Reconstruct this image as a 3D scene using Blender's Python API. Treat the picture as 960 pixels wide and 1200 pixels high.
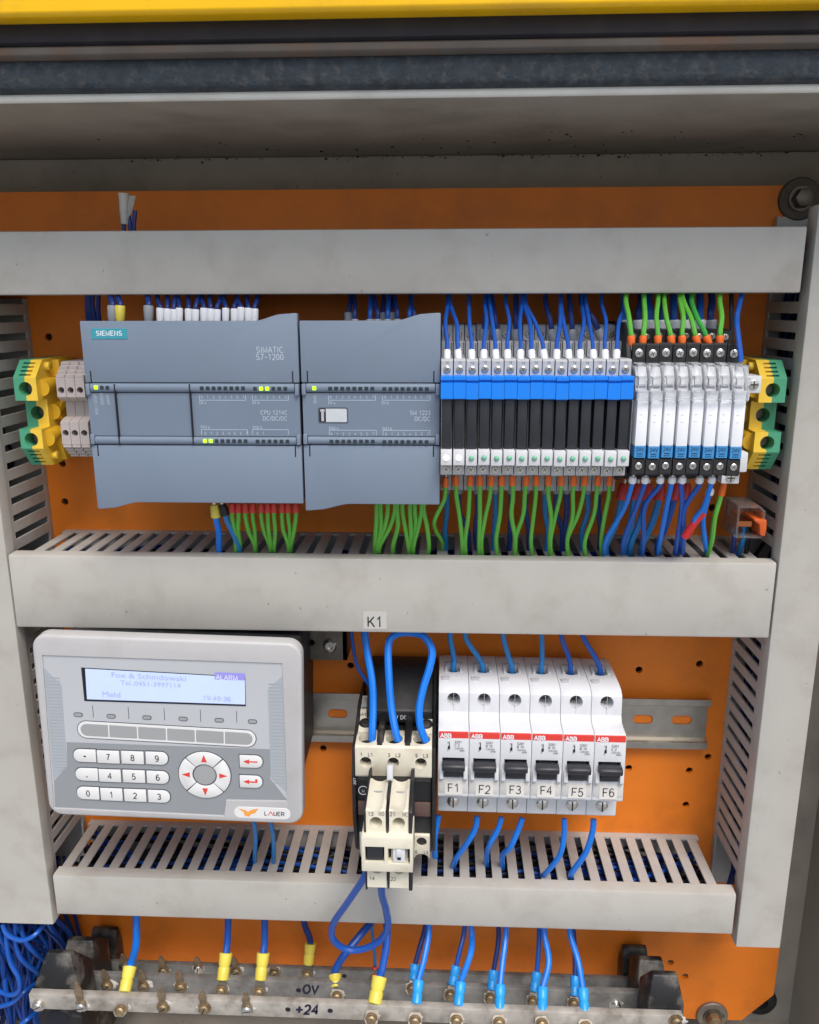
import bpy, bmesh, math, random
from mathutils import Vector, Matrix
random.seed(7)
for o in list(bpy.data.objects): bpy.data.objects.remove(o)
SC = bpy.context.scene
COL = SC.collection

# ------------------------------------------------------------------ camera, sky, sun, exposure
# all lengths below are millimetres: X right, D out of the mounting plate towards the viewer, Z up
S = 0.001
CX, CZ, DI = 72.73, 53.30, 493.41
PITCH, YAW, ROLL, F = 0.246, -0.0442, -0.0024, 961.3
fwd = Vector((math.sin(YAW)*math.cos(PITCH), math.cos(YAW)*math.cos(PITCH), -math.sin(PITCH)))
r0 = fwd.cross(Vector((0, 0, 1))).normalized(); u0 = r0.cross(fwd)
RT = r0*math.cos(ROLL) + u0*math.sin(ROLL); UP = u0*math.cos(ROLL) - r0*math.sin(ROLL)
cam = bpy.data.cameras.new('camera'); camo = bpy.data.objects.new('camera', cam); COL.objects.link(camo)
cam.sensor_fit = 'VERTICAL'; cam.sensor_height = 36; cam.sensor_width = 28.8; cam.lens = 36*F/1200
cam.clip_start = 0.01; cam.clip_end = 200
M = Matrix((RT, UP, -fwd)).transposed().to_4x4(); M.translation = Vector((CX*S, -DI*S, CZ*S))
camo.matrix_world = M
SC.camera = camo

SUN_EL, SUN_AZ = math.radians(57), math.radians(160)      # azimuth from +Y clockwise: behind the viewer, a little right
w = bpy.data.worlds.new('World'); SC.world = w; w.use_nodes = True
nt = w.node_tree; bg = nt.nodes['Background']
sky = nt.nodes.new('ShaderNodeTexSky'); sky.sky_type = 'NISHITA'; sky.sun_disc = False
sky.sun_elevation = SUN_EL; sky.sun_rotation = SUN_AZ; sky.dust_density = 3.0; sky.air_density = 1.0; sky.ozone_density = 1.0
nt.links.new(sky.outputs[0], bg.inputs[0]); bg.inputs[1].default_value = 0.125
sl = bpy.data.lights.new('sun', 'SUN'); sl.energy = 1.8; sl.angle = math.radians(26); sl.color = (1, .955, .9)
so = bpy.data.objects.new('sun', sl); COL.objects.link(so)
sd = Vector((math.sin(SUN_AZ)*math.cos(SUN_EL), math.cos(SUN_AZ)*math.cos(SUN_EL), math.sin(SUN_EL)))
so.rotation_euler = sd.to_track_quat('Z', 'Y').to_euler(); so.location = sd*3
vs = SC.view_settings; vs.view_transform = 'Standard'; vs.look = 'None'; vs.gamma = 1; vs.exposure = 0.45
vs.use_curve_mapping = False
SC.render.resolution_x = 819; SC.render.resolution_y = 1024

# ------------------------------------------------------------------ helpers
def ray(px, py): return fwd + RT*((px-480)/F) - UP*((py-600)/F)
def at(px, py, D):                       # pixel of the photograph + distance from the plate -> point in mm
    d = ray(px, py); t = (DI-D)/d.y
    return (CX+d.x*t, D, CZ+d.z*t)
def zat(px, py, D): return at(px, py, D)[2]
def xat(px, py, D): return at(px, py, D)[0]
def lin(c): return tuple(((v/255)/12.92 if v/255 <= .04045 else ((v/255+.055)/1.055)**2.4) for v in c)

_text = {}
def text_geo(s):
    if s not in _text:
        cu = bpy.data.curves.new('t', 'FONT'); cu.body = s; cu.resolution_u = 3; cu.size = 1
        ob = bpy.data.objects.new('t', cu); me = ob.to_mesh()
        vs_ = [tuple(v.co) for v in me.vertices]; fs = [tuple(p.vertices) for p in me.polygons]
        ob.to_mesh_clear(); bpy.data.objects.remove(ob); bpy.data.curves.remove(cu)
        _text[s] = (vs_, fs)
    return _text[s]

def arc(cx_, cy_, rx, ry, a0, a1, n=10): return [(cx_+rx*math.cos(math.radians(a0+(a1-a0)*i/n)), cy_+ry*math.sin(math.radians(a0+(a1-a0)*i/n))) for i in range(n+1)]
GL = {  # grotesque letters as centre lines: advance width, strokes (cap height 1)
 'A': (.74, [[(.03, 0), (.37, 1), (.71, 0)], [(.15, .34), (.59, .34)]]),
 'B': (.70, [[(.07, 0), (.07, 1), (.36, 1)]+arc(.36, .76, .25, .24, 90, -90)+[(.07, .52)], [(.36, .52)]+arc(.38, .26, .27, .26, 90, -90)+[(.07, 0)]]),
 'C': (.76, [arc(.40, .5, .34, .5, 40, 320, 18)]),
 'D': (.74, [[(.07, 0), (.07, 1), (.32, 1)]+arc(.32, .5, .36, .5, 90, -90, 14)+[(.07, 0)]]),
 'E': (.64, [[(.60, 1), (.07, 1), (.07, 0), (.61, 0)], [(.07, .53), (.55, .53)]]),
 'F': (.60, [[(.58, 1), (.07, 1), (.07, 0)], [(.07, .52), (.50, .52)]]),
 'G': (.78, [arc(.40, .5, .34, .5, 42, 330, 18)+[(.70, .45), (.44, .45)]]),
 'I': (.24, [[(.12, 0), (.12, 1)]]),
 'K': (.70, [[(.07, 0), (.07, 1)], [(.64, 1), (.08, .38)], [(.26, .58), (.68, 0)]]),
 'L': (.58, [[(.07, 1), (.07, 0), (.55, 0)]]),
 'M': (.84, [[(.07, 0), (.07, 1), (.42, .08), (.77, 1), (.77, 0)]]),
 'N': (.74, [[(.07, 0), (.07, 1), (.67, 0), (.67, 1)]]),
 'O': (.80, [arc(.40, .5, .34, .5, 90, 450, 22)]),
 'P': (.68, [[(.07, 0), (.07, 1), (.36, 1)]+arc(.36, .73, .27, .27, 90, -90)+[(.07, .46)]]),
 'Q': (.80, [arc(.40, .5, .34, .5, 90, 450, 22), [(.48, .22), (.74, -.05)]]),
 'R': (.72, [[(.07, 0), (.07, 1), (.38, 1)]+arc(.38, .74, .26, .26, 90, -90)+[(.07, .48)], [(.38, .47), (.67, 0)]]),
 'S': (.68, [arc(.34, .745, .26, .255, 25, 270, 12)+arc(.34, .255, .28, .235, 90, -155, 12)]),
 'T': (.64, [[(.02, 1), (.62, 1)], [(.32, 1), (.32, 0)]]),
 'U': (.74, [[(.07, 1), (.07, .3)]+arc(.37, .3, .30, .3, 180, 360, 12)+[(.67, 1)]]),
 'V': (.70, [[(.02, 1), (.35, 0), (.68, 1)]]),
 'W': (.95, [[(.02, 1), (.25, 0), (.475, .95), (.70, 0), (.93, 1)]]),
 '0': (.60, [arc(.30, .5, .24, .5, 90, 450, 20)]),
 '1': (.60, [[(.12, .76), (.24, .84), (.36, 1), (.36, 0)]]),
 '2': (.60, [arc(.30, .72, .23, .28, 170, -20, 10)+[(.45, .44), (.10, .08), (.06, 0), (.54, 0)]]),
 '3': (.60, [arc(.29, .75, .22, .25, 160, -80, 10)+[(.24, .53)], arc(.29, .27, .25, .27, 85, -160, 12)]),
 '4': (.60, [[(.43, 0), (.43, 1), (.04, .32), (.57, .32)]]),
 '5': (.60, [[(.51, 1), (.14, 1), (.09, .50)]+arc(.29, .31, .25, .31, 128, -160, 12)]),
 '6': (.60, [arc(.32, .62, .26, .38, 50, 190, 9)+arc(.30, .31, .24, .31, 180, 540, 18)]),
 '7': (.60, [[(.05, 1), (.54, 1), (.38, .66), (.27, .34), (.22, 0)]]),
 '8': (.60, [arc(.30, .75, .20, .25, 90, 450, 16), arc(.30, .26, .25, .26, 90, 450, 16)]),
 '9': (.60, [arc(.28, .38, .26, .38, 230, 370, 9)+arc(.30, .69, .24, .31, 0, 360, 18)]),
 '-': (.5, [[(.03, .42), (.47, .42)]]), '/': (.36, [[(.02, -.02), (.34, 1.02)]]), '+': (.72, [[(.36, .1), (.36, .84)], [(.03, .46), (.69, .46)]]),
 '.': (.30, [[(.15, 0), (.15, .2)]]), '~': (.6, [[(.05, .4), (.18, .5), (.4, .36), (.55, .46)]]), ' ': (.34, []), ':': (.3, [[(.15, .1), (.15, .22)], [(.15, .5), (.15, .62)]]),
}
def stroke_geo(st, wt):
    """list of (verts, faces) ribbons; unit cap height"""
    out = []; x = 0
    for ch in st:
        adv, sts = GL[ch]
        for P in sts:
            P = [(x+p[0], p[1]) for i, p in enumerate(P) if i == 0 or (abs(p[0]-P[i-1][0])+abs(p[1]-P[i-1][1])) > 1e-4]
            closed = abs(P[0][0]-P[-1][0])+abs(P[0][1]-P[-1][1]) < 1e-3; L = []; R = []
            n = len(P)
            for i in range(n):
                def dirv(a, b): d = Vector((b[0]-a[0], b[1]-a[1])); return d.normalized()
                d0 = dirv(P[i-1], P[i]) if i > 0 else (dirv(P[-2], P[-1]) if closed else dirv(P[0], P[1]))
                d1 = dirv(P[i], P[i+1]) if i < n-1 else (dirv(P[0], P[1]) if closed else d0)
                b = (d0+d1); b = b.normalized() if b.length > .05 else d0
                nn = Vector((-b.y, b.x)); c_ = max(.45, nn.dot(Vector((-d0.y, d0.x))))
                h = wt/2/c_
                L.append((P[i][0]+nn.x*h, P[i][1]+nn.y*h)); R.append((P[i][0]-nn.x*h, P[i][1]-nn.y*h))
            vs_ = L+R; out.append((vs_, [(i, i+1, n+i+1, n+i) for i in range(n-1)]))
        x += adv+.14
    return out, x-.14

class MB:
    """collects shapes given in mm (X, D, Z)"""
    def __init__(s): s.v = []; s.f = []
    def add(s, vs_, fs):
        n = len(s.v); s.v += [tuple(p) for p in vs_]; s.f += [tuple(i+n for i in f) for f in fs]; return s
    def box(s, x0, x1, d0, d1, z0, z1, tx=0, tz=0):     # tx, tz: shrink of the front face
        vs_ = [(x0, d0, z0), (x1, d0, z0), (x1, d0, z1), (x0, d0, z1), (x0+tx, d1, z0+tz), (x1-tx, d1, z0+tz), (x1-tx, d1, z1-tz), (x0+tx, d1, z1-tz)]
        return s.add(vs_, [(0, 1, 2, 3), (7, 6, 5, 4), (0, 4, 5, 1), (1, 5, 6, 2), (2, 6, 7, 3), (3, 7, 4, 0)])
    def prism(s, poly, a, b, axis):                    # axis 'X': poly (d,z); 'D': poly (x,z); 'Z': poly (x,d)
        mp = {'X': lambda p, t: (t, p[0], p[1]), 'D': lambda p, t: (p[0], t, p[1]), 'Z': lambda p, t: (p[0], p[1], t)}[axis]
        n = len(poly); vs_ = [mp(p, a) for p in poly]+[mp(p, b) for p in poly]
        return s.add(vs_, [tuple(range(n)), tuple(range(2*n-1, n-1, -1))]+[(i, i+n, (i+1) % n+n, (i+1) % n) for i in range(n)])
    def cone(s, p0, p1, r0_, r1_, n=14, caps=True):
        p0 = Vector(p0); p1 = Vector(p1); ax = (p1-p0).normalized()
        e = ax.cross(Vector((0, 0, 1)) if abs(ax.z) < .9 else Vector((1, 0, 0))).normalized(); g = ax.cross(e)
        vs_ = []
        for p, r in ((p0, r0_), (p1, r1_)):
            vs_ += [p+e*(r*math.cos(2*math.pi*i/n))+g*(r*math.sin(2*math.pi*i/n)) for i in range(n)]
        fs = [(i, i+n, (i+1) % n+n, (i+1) % n) for i in range(n)]
        if caps: fs += [tuple(range(n)), tuple(range(2*n-1, n-1, -1))]
        return s.add(vs_, fs)
    def lathe(s, p, ax, prof, n=16):                   # prof: list of (along, radius)
        p = Vector(p); ax = Vector(ax).normalized()
        e = ax.cross(Vector((0, 0, 1)) if abs(ax.z) < .9 else Vector((1, 0, 0))).normalized(); g = ax.cross(e); vs_ = []; fs = []
        for a, r in prof: vs_ += [p+ax*a+e*(r*math.cos(2*math.pi*i/n))+g*(r*math.sin(2*math.pi*i/n)) for i in range(n)]
        for k in range(len(prof)-1): fs += [(k*n+i, k*n+n+i, k*n+n+(i+1) % n, k*n+(i+1) % n) for i in range(n)]
        fs += [tuple(range(n)), tuple(range(len(vs_)-1, len(vs_)-n-1, -1))]
        return s.add(vs_, fs)
    def tube(s, pts, r, n=8, sub=5):
        P = [Vector(p) for p in pts]; Q = []
        if sub > 1 and len(P) > 2:
            E = [P[0]*2-P[1]]+P+[P[-1]*2-P[-2]]
            for i in range(1, len(E)-2):
                for k in range(sub):
                    t = k/sub; a, b, c, d = E[i-1:i+3]
                    Q.append(.5*((2*b)+(c-a)*t+(2*a-5*b+4*c-d)*t*t+(3*b-a-3*c+d)*t**3))
            Q.append(P[-1])
        else: Q = P
        tan = [(Q[min(i+1, len(Q)-1)]-Q[max(i-1, 0)]).normalized() for i in range(len(Q))]
        e = tan[0].cross(Vector((0, 1, 0)) if abs(tan[0].y) < .9 else Vector((1, 0, 0))).normalized(); vs_ = []
        for q, t in zip(Q, tan):
            e = (e-t*e.dot(t)).normalized(); g = t.cross(e)
            vs_ += [q+e*(r*math.cos(2*math.pi*i/n))+g*(r*math.sin(2*math.pi*i/n)) for i in range(n)]
        m = len(Q); fs = []
        for k in range(m-1): fs += [(k*n+i, k*n+n+i, k*n+n+(i+1) % n, k*n+(i+1) % n) for i in range(n)]
        fs += [tuple(range(n)), tuple(range(m*n-1, m*n-n-1, -1))]
        return s.add(vs_, fs)
    def text(s, st, o, h, al='L', u=(1, 0, 0), v=(0, 0, 1), sx=1.0, wt=.125):
        if all(c in GL for c in st):
            geo, wd = stroke_geo(st, wt); o = Vector(o); u = Vector(u); v = Vector(v); sx = sx*.98
            off = {'L': 0, 'R': -wd, 'C': -wd/2}[al]; nrm = Vector((0, 1, 0)); h = h*(1-wt*.5); o = o+v*(wt*.3*h)
            for k_, (vs_, fs) in enumerate(geo): s.add([o+u*((p[0]+off)*h*sx)+v*(p[1]*h)+nrm*(.012*k_) for p in vs_], fs)
            return s
        vs_, fs = text_geo(st); k = h/.70; o = Vector(o); u = Vector(u); v = Vector(v)
        xs = [p[0] for p in vs_]; off = {'L': -min(xs), 'R': -max(xs), 'C': -(min(xs)+max(xs))/2}[al]
        return s.add([o+u*((p[0]+off)*k*sx)+v*(p[1]*k) for p in vs_], fs)
    def sheet(s, outer, holes, d0, d1):                # flat plate in X-Z with true holes, from d0 to d1
        cu = bpy.data.curves.new('c', 'CURVE'); cu.dimensions = '2D'; cu.fill_mode = 'BOTH'; cu.extrude = .5
        for loop in [outer]+holes:
            sp = cu.splines.new('POLY'); sp.points.add(len(loop)-1); sp.use_cyclic_u = True
            for q, p in zip(sp.points, loop): q.co = (p[0], p[1], 0, 1)
        ob = bpy.data.objects.new('c', cu); me = ob.to_mesh()
        s.add([(q.co.x, d0+(d1-d0)*(q.co.z+.5), q.co.y) for q in me.vertices], [tuple(p.vertices) for p in me.polygons])
        ob.to_mesh_clear(); bpy.data.objects.remove(ob); bpy.data.curves.remove(cu)
        return s
    def mesh(s, name, org=(0, 0, 0), bevel=0, seg=2, smooth=35):
        me = bpy.data.meshes.new(name)
        me.from_pydata([((x-org[0])*S, -(d-org[1])*S, (z-org[2])*S) for x, d, z in s.v], [], s.f)
        bm = bmesh.new(); bm.from_mesh(me)
        bmesh.ops.recalc_face_normals(bm, faces=bm.faces)
        if bevel:
            es = [e for e in bm.edges if len(e.link_faces) == 2 and e.calc_face_angle(0) > math.radians(30)]
            bmesh.ops.bevel(bm, geom=es, offset=bevel*S, segments=seg, profile=.5, affect='EDGES', clamp_overlap=True)
        bm.to_mesh(me); bm.free()
        for p in me.polygons: p.use_smooth = True
        me.set_sharp_from_angle(angle=math.radians(smooth))
        return me
    def build(s, name, m, parent=None, org=None, **k):
        if org is None: org = ORG.get(parent.name, (0, 0, 0)) if parent else (0, 0, 0)
        return put(name, s.mesh(name, org, **k), m, parent)

ORG = {}
def put(name, me, m, parent=None, loc=None):
    o = bpy.data.objects.new(name, me); COL.objects.link(o)
    if m is not None and not me.materials: me.materials.append(m)
    if parent:
        o.parent = parent
        if parent.name in ORG: ORG[o.name] = ORG[parent.name]
    if loc: o.location = (loc[0]*S, -loc[1]*S, loc[2]*S)
    return o
def tag(o, label, cat, group=None):
    o['label'] = label; o['category'] = cat
    if group: o['group'] = group
    return o
def thing(name, loc, label, cat, group=None):
    o = bpy.data.objects.new(name, None); COL.objects.link(o); o.empty_display_size = .01
    o.location = (loc[0]*S, -loc[1]*S, loc[2]*S); ORG[o.name] = loc
    return tag(o, label, cat, group)
def copy_tree(o, parent=None):
    c = o.copy(); COL.objects.link(c); c.parent = parent
    if o.name in ORG: ORG[c.name] = ORG[o.name]
    for ch in [x for x in KIDS.get(o.name, [])]: copy_tree(ch, c)
    return c
KIDS = {}
def index_kids(root):
    st = [root]; allo = list(COL.objects)
    for o in allo:
        if o.parent: KIDS.setdefault(o.parent.name, [])
    for o in allo:
        if o.parent and o not in KIDS[o.parent.name]: KIDS[o.parent.name].append(o)
_ts = bpy.data.scenes.new('tmp')
def cut(mb, cutters, org=(0, 0, 0), bevel=0, seg=2, smooth=35):    # mesh of mb minus the cutter volumes
    a = bpy.data.objects.new('a', mb.mesh('a', org, bevel, seg, smooth)); _ts.collection.objects.link(a); bs = []
    for c in cutters:
        b = bpy.data.objects.new('b', c.mesh('b', org)); _ts.collection.objects.link(b); bs.append(b)
        md = a.modifiers.new('m', 'BOOLEAN'); md.operation = 'DIFFERENCE'; md.object = b; md.solver = 'EXACT'
    vl = _ts.view_layers[0]; vl.update(); dg = vl.depsgraph
    me = bpy.data.meshes.new_from_object(a.evaluated_get(dg))
    for o in [a]+bs: bpy.data.objects.remove(o)
    me.materials.clear()
    for p in me.polygons: p.use_smooth = True
    me.set_sharp_from_angle(angle=math.radians(smooth))
    return me
def circ(x, z, r, n=16): return [(x+r*math.cos(2*math.pi*i/n), z+r*math.sin(2*math.pi*i/n)) for i in range(n)]
def rrect(x0, x1, z0, z1, r, n=5):
    out = []
    for cx_, cz_, a in ((x1-r, z1-r, 0), (x0+r, z1-r, 90), (x0+r, z0+r, 180), (x1-r, z0+r, 270)):
        out += [(cx_+r*math.cos(math.radians(a+90*i/n)), cz_+r*math.sin(math.radians(a+90*i/n))) for i in range(n+1)]
    return out
ORDS = 'first second third fourth fifth sixth seventh eighth ninth tenth eleventh twelfth thirteenth fourteenth fifteenth sixteenth'.split()

# ------------------------------------------------------------------ materials
def mat(name, col, rough=.5, metal=0, var=.1, vs_=40, bump=0, bs=900, dirt=None, dirt_amt=0, dirt_s=14, spec=.5, emis=None, es=0, trans=0, rvar=.08, coat=0, spots=0):
    m = bpy.data.materials.new(name); m.use_nodes = True; t = m.node_tree; N = t.nodes; L = t.links
    b = N['Principled BSDF']; c = lin(col)
    tc = N.new('ShaderNodeTexCoord')
    n1 = N.new('ShaderNodeTexNoise'); n1.inputs['Scale'].default_value = vs_; n1.inputs['Detail'].default_value = 5; L.new(tc.outputs['Object'], n1.inputs['Vector'])
    mr = N.new('ShaderNodeMapRange'); mr.inputs[1].default_value = .3; mr.inputs[2].default_value = .7; mr.inputs[3].default_value = 1-var; mr.inputs[4].default_value = 1+var*.5
    L.new(n1.outputs['Fac'], mr.inputs[0])
    mx = N.new('ShaderNodeMix'); mx.data_type = 'RGBA'; mx.blend_type = 'MULTIPLY'; mx.inputs[0].default_value = 1; mx.inputs[6].default_value = (*c, 1)
    L.new(mr.outputs[0], mx.inputs[7]); out = mx.outputs[2]
    if dirt:
        n2 = N.new('ShaderNodeTexNoise'); n2.inputs['Scale'].default_value = dirt_s; n2.inputs['Detail'].default_value = 6; n2.inputs['Roughness'].default_value = .62; L.new(tc.outputs['Object'], n2.inputs['Vector'])
        r2 = N.new('ShaderNodeMapRange'); r2.inputs[1].default_value = .5; r2.inputs[2].default_value = .78; r2.inputs[3].default_value = 0; r2.inputs[4].default_value = dirt_amt
        L.new(n2.outputs['Fac'], r2.inputs[0])
        m2 = N.new('ShaderNodeMix'); m2.data_type = 'RGBA'; m2.inputs[7].default_value = (*lin(dirt), 1); L.new(r2.outputs[0], m2.inputs[0]); L.new(out, m2.inputs[6]); out = m2.outputs[2]
    if spots:
        n3 = N.new('ShaderNodeTexNoise'); n3.inputs['Scale'].default_value = 330; n3.inputs['Detail'].default_value = 2; L.new(tc.outputs['Object'], n3.inputs['Vector'])
        r3 = N.new('ShaderNodeMapRange'); r3.inputs[1].default_value = .735; r3.inputs[2].default_value = .78; r3.inputs[3].default_value = 0; r3.inputs[4].default_value = spots
        L.new(n3.outputs['Fac'], r3.inputs[0])
        m3 = N.new('ShaderNodeMix'); m3.data_type = 'RGBA'; m3.inputs[7].default_value = (.03, .026, .022, 1); L.new(r3.outputs[0], m3.inputs[0]); L.new(out, m3.inputs[6]); out = m3.outputs[2]
    L.new(out, b.inputs['Base Color'])
    rr = N.new('ShaderNodeMapRange'); rr.inputs[3].default_value = max(rough-rvar, .02); rr.inputs[4].default_value = min(rough+rvar, 1); L.new(n1.outputs['Fac'], rr.inputs[0]); L.new(rr.outputs[0], b.inputs['Roughness'])
    b.inputs['Metallic'].default_value = metal; b.inputs['Specular IOR Level'].default_value = spec
    if coat: b.inputs['Coat Weight'].default_value = coat; b.inputs['Coat Roughness'].default_value = .15
    if trans: b.inputs['Transmission Weight'].default_value = trans; b.inputs['IOR'].default_value = 1.25
    if emis: b.inputs['Emission Color'].default_value = (*lin(emis), 1); b.inputs['Emission Strength'].default_value = es
    if bump:
        n4 = N.new('ShaderNodeTexNoise'); n4.inputs['Scale'].default_value = bs; n4.inputs['Detail'].default_value = 3; L.new(tc.outputs['Object'], n4.inputs['Vector'])
        bp = N.new('ShaderNodeBump'); bp.inputs['Strength'].default_value = bump; bp.inputs['Distance'].default_value = .0006
        L.new(n4.outputs['Fac'], bp.inputs['Height']); L.new(bp.outputs[0], b.inputs['Normal'])
    return m
DUCT = mat('duct_grey', (182, 179, 171), .46, var=.04, dirt=(128, 114, 96), dirt_amt=.34, dirt_s=34, bump=.06, bs=500, spots=.5)
FING = mat('duct_finger_grey', (178, 176, 171), .5, var=.08, dirt=(112, 98, 84), dirt_amt=.35, dirt_s=30)
ORANGE = mat('orange_paint', (228, 125, 34), .5, var=.07, spec=.35, dirt=(128, 66, 34), dirt_amt=.4, dirt_s=26, bump=.1, bs=420, spots=.35)
CABI = mat('cabinet_paint', (166, 159, 146), .5, var=.1, dirt=(70, 62, 52), dirt_amt=.5, dirt_s=16, bump=.05, spots=.9)
LIP = mat('lip_paint_highlight', (228, 226, 218), .4, var=.08, dirt=(110, 98, 80), dirt_amt=.3)  # whitened paint, holding the light that the rolled edge catches
RUBBER = mat('gasket_rubber', (56, 64, 71), .85, var=.35, vs_=160, dirt=(120, 116, 108), dirt_amt=.4, dirt_s=260, bump=.9, bs=600)
RUST = mat('rusty_frame', (104, 98, 92), .75, var=.25, dirt=(122, 86, 58), dirt_amt=.9, dirt_s=35, bump=.3)
BLACKGAP = mat('dark_gap_fill', (34, 32, 40), .6, var=.3, dirt=(70, 64, 60), dirt_amt=.3, dirt_s=50)  # dark colour stands in for the shaded gap below the yellow panel
YELLOWP = mat('yellow_paint', (255, 198, 0), .35, var=.04, dirt=(150, 110, 60), dirt_amt=.3, dirt_s=18)
GROUND = mat('ground_concrete', (160, 160, 158), .9, var=.2, vs_=3)
STEEL = mat('galvanised_steel', (176, 172, 164), .38, 1, var=.14, vs_=120, rvar=.12)
DSTEEL = mat('dull_steel', (128, 122, 114), .5, 1, var=.25, vs_=160, rvar=.15)
NICKEL = mat('nickel_screw', (214, 210, 202), .28, 1, var=.15, vs_=300)
BRASS = mat('aged_brass', (158, 138, 106), .5, .8, var=.35, vs_=220, dirt=(150, 140, 128), dirt_amt=.6, dirt_s=200)
BAR = mat('busbar_tin', (184, 178, 168), .5, .25, var=.3, vs_=90, dirt=(96, 82, 66), dirt_amt=.9, dirt_s=75, bump=.15, bs=400)
BARD = mat('busbar_oxidised', (136, 135, 132), .55, .3, var=.3, vs_=90, dirt=(70, 64, 58), dirt_amt=.8, dirt_s=75, bump=.15, bs=400)
INSUL = mat('insulator_black', (22, 22, 24), .5, var=.3, vs_=60, dirt=(136, 130, 120), dirt_amt=.8, dirt_s=55, bump=.3, bs=600)
PLC = mat('plc_bluegrey', (119, 133, 150), .5, var=.03, vs_=30, bump=.08, bs=1800, dirt=(112, 124, 138), dirt_amt=.35, dirt_s=20)
PLCM = mat('plc_bluegrey_centre', (112, 126, 143), .52, var=.03, vs_=30, bump=.08, bs=1800)
PLCD = mat('plc_housing_dark', (72, 82, 96), .6, var=.08)
SLIT = mat('dark_gap_tone', (14, 18, 30), .7, var=.05)  # dark colour standing in for shade inside slots, gaps and holes
TEAL = mat('teal_nameplate', (58, 152, 166), .35, var=.03)
PRINTW = mat('white_print', (236, 240, 244), .5, var=0)
PRINTG = mat('pale_grey_print', (186, 198, 212), .5, var=0)
PRINTK = mat('black_print', (24, 24, 28), .5, var=0)
LEDOFF = mat('led_dark', (42, 54, 62), .35, var=.05)
LEDON = mat('led_lit', (160, 255, 20), .4, var=0, emis=(150, 255, 10), es=1.6)
WHITE = mat('white_plastic', (212, 214, 217), .42, var=.05, vs_=60, dirt=(150, 140, 126), dirt_amt=.18, dirt_s=45)
WHITER = mat('white_relay_case', (240, 242, 245), .3, var=.03)
LGREY = mat('light_grey_plastic', (180, 182, 185), .5, var=.07, vs_=90)
CREAM = mat('cream_plastic', (222, 216, 196), .48, var=.06, vs_=80, dirt=(140, 122, 98), dirt_amt=.45, dirt_s=60)
BLACK = mat('black_plastic', (30, 31, 34), .5, var=.15, vs_=120, dirt=(92, 88, 84), dirt_amt=.3, dirt_s=90)
BLACKR = mat('black_relay_case', (36, 38, 44), .42, var=.06, vs_=120)
BROWN = mat('dusty_brown_plastic', (104, 82, 76), .7, var=.25, vs_=200)
BLUEC = mat('blue_clip', (8, 126, 232), .38, var=.04)
BLUEL = mat('blue_label', (56, 134, 192), .45, var=.03)
CLEAR = mat('clear_plastic', (245, 247, 250), .12, var=0, trans=.85)
CLEARD = mat('clear_connector_plastic', (226, 220, 216), .12, var=.05, trans=.9)
LEDG = mat('green_led_lens', (110, 178, 146), .25, var=.05, coat=.5)
LEDW = mat('white_led_lit', (255, 255, 250), .3, var=0, emis=(255, 255, 245), es=1.3)
PEG = mat('earth_green', (74, 156, 120), .42, var=.05)
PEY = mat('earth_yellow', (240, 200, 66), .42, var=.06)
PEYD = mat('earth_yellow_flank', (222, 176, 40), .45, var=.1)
TGREY = mat('terminal_grey', (186, 176, 172), .55, var=.06, vs_=80)
WBLUE = mat('wire_blue', (22, 84, 176), .36, var=.08, vs_=60)
WBRIGHT = mat('wire_bright_blue', (20, 120, 222), .34, var=.06, vs_=60)
WDARK = mat('wire_dark_blue', (24, 52, 120), .4, var=.12, vs_=60)
WTEAL = mat('wire_sky_blue', (36, 124, 190), .38, var=.08, vs_=60)
WGREEN = mat('wire_green', (98, 180, 64), .38, var=.06, vs_=60)
WBLACK = mat('wire_black', (22, 22, 26), .45, var=.1)
WRED = mat('wire_red', (206, 44, 44), .4, var=.06)
FW = mat('ferrule_white', (232, 234, 238), .4, var=.04)
FG = mat('ferrule_grey', (148, 152, 158), .45, var=.05)
FO = mat('ferrule_orange', (236, 110, 36), .4, var=.06)
FR = mat('ferrule_red', (204, 58, 50), .4, var=.06)
FY = mat('sleeve_yellow', (228, 210, 84), .35, var=.1, vs_=90)
FB = mat('sleeve_blue', (40, 156, 234), .35, var=.08, vs_=90)
FK = mat('ferrule_black', (26, 26, 30), .45, var=.05)
ORLEV = mat('orange_lever', (206, 92, 34), .4, var=.06)
RED = mat('red_band', (222, 62, 52), .45, var=.04)
STICK = mat('label_tape', (190, 188, 182), .35, var=.03)
STICKF = mat('clear_label_tape', (222, 219, 212), .3, var=.03)
HMI1 = mat('hmi_housing', (186, 185, 184), .42, var=.04, dirt=(150, 140, 128), dirt_amt=.3, dirt_s=30)
HMI2 = mat('hmi_foil_light', (186, 189, 192), .35, var=.02)
HMI3 = mat('hmi_foil_grey', (144, 148, 151), .38, var=.02)
HMI4 = mat('hmi_foil_hatched', (166, 172, 178), .4, var=.02)
HMIK = mat('hmi_key', (224, 224, 222), .35, var=.02)
HMIO = mat('hmi_outline', (74, 80, 88), .5, var=.02)
HMIF = mat('hmi_function_key', (158, 160, 160), .38, var=.03)
LCD = mat('lcd_backlit', (176, 190, 220), .2, var=.05, emis=(184, 204, 250), es=.3)
LCDT = mat('lcd_characters', (146, 152, 204), .4, var=0, emis=(150, 156, 225), es=.25)
LCDI = mat('lcd_inverse_block', (134, 130, 196), .4, var=0, emis=(140, 136, 215), es=.25)
PEN = mat('marker_ink', (26, 20, 50), .5, var=0)

# ------------------------------------------------------------------ setting
g = MB().box(-9000, 9000, 40, 12000, -1310, -1300).build('ground', GROUND); g['kind'] = 'structure'

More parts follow.
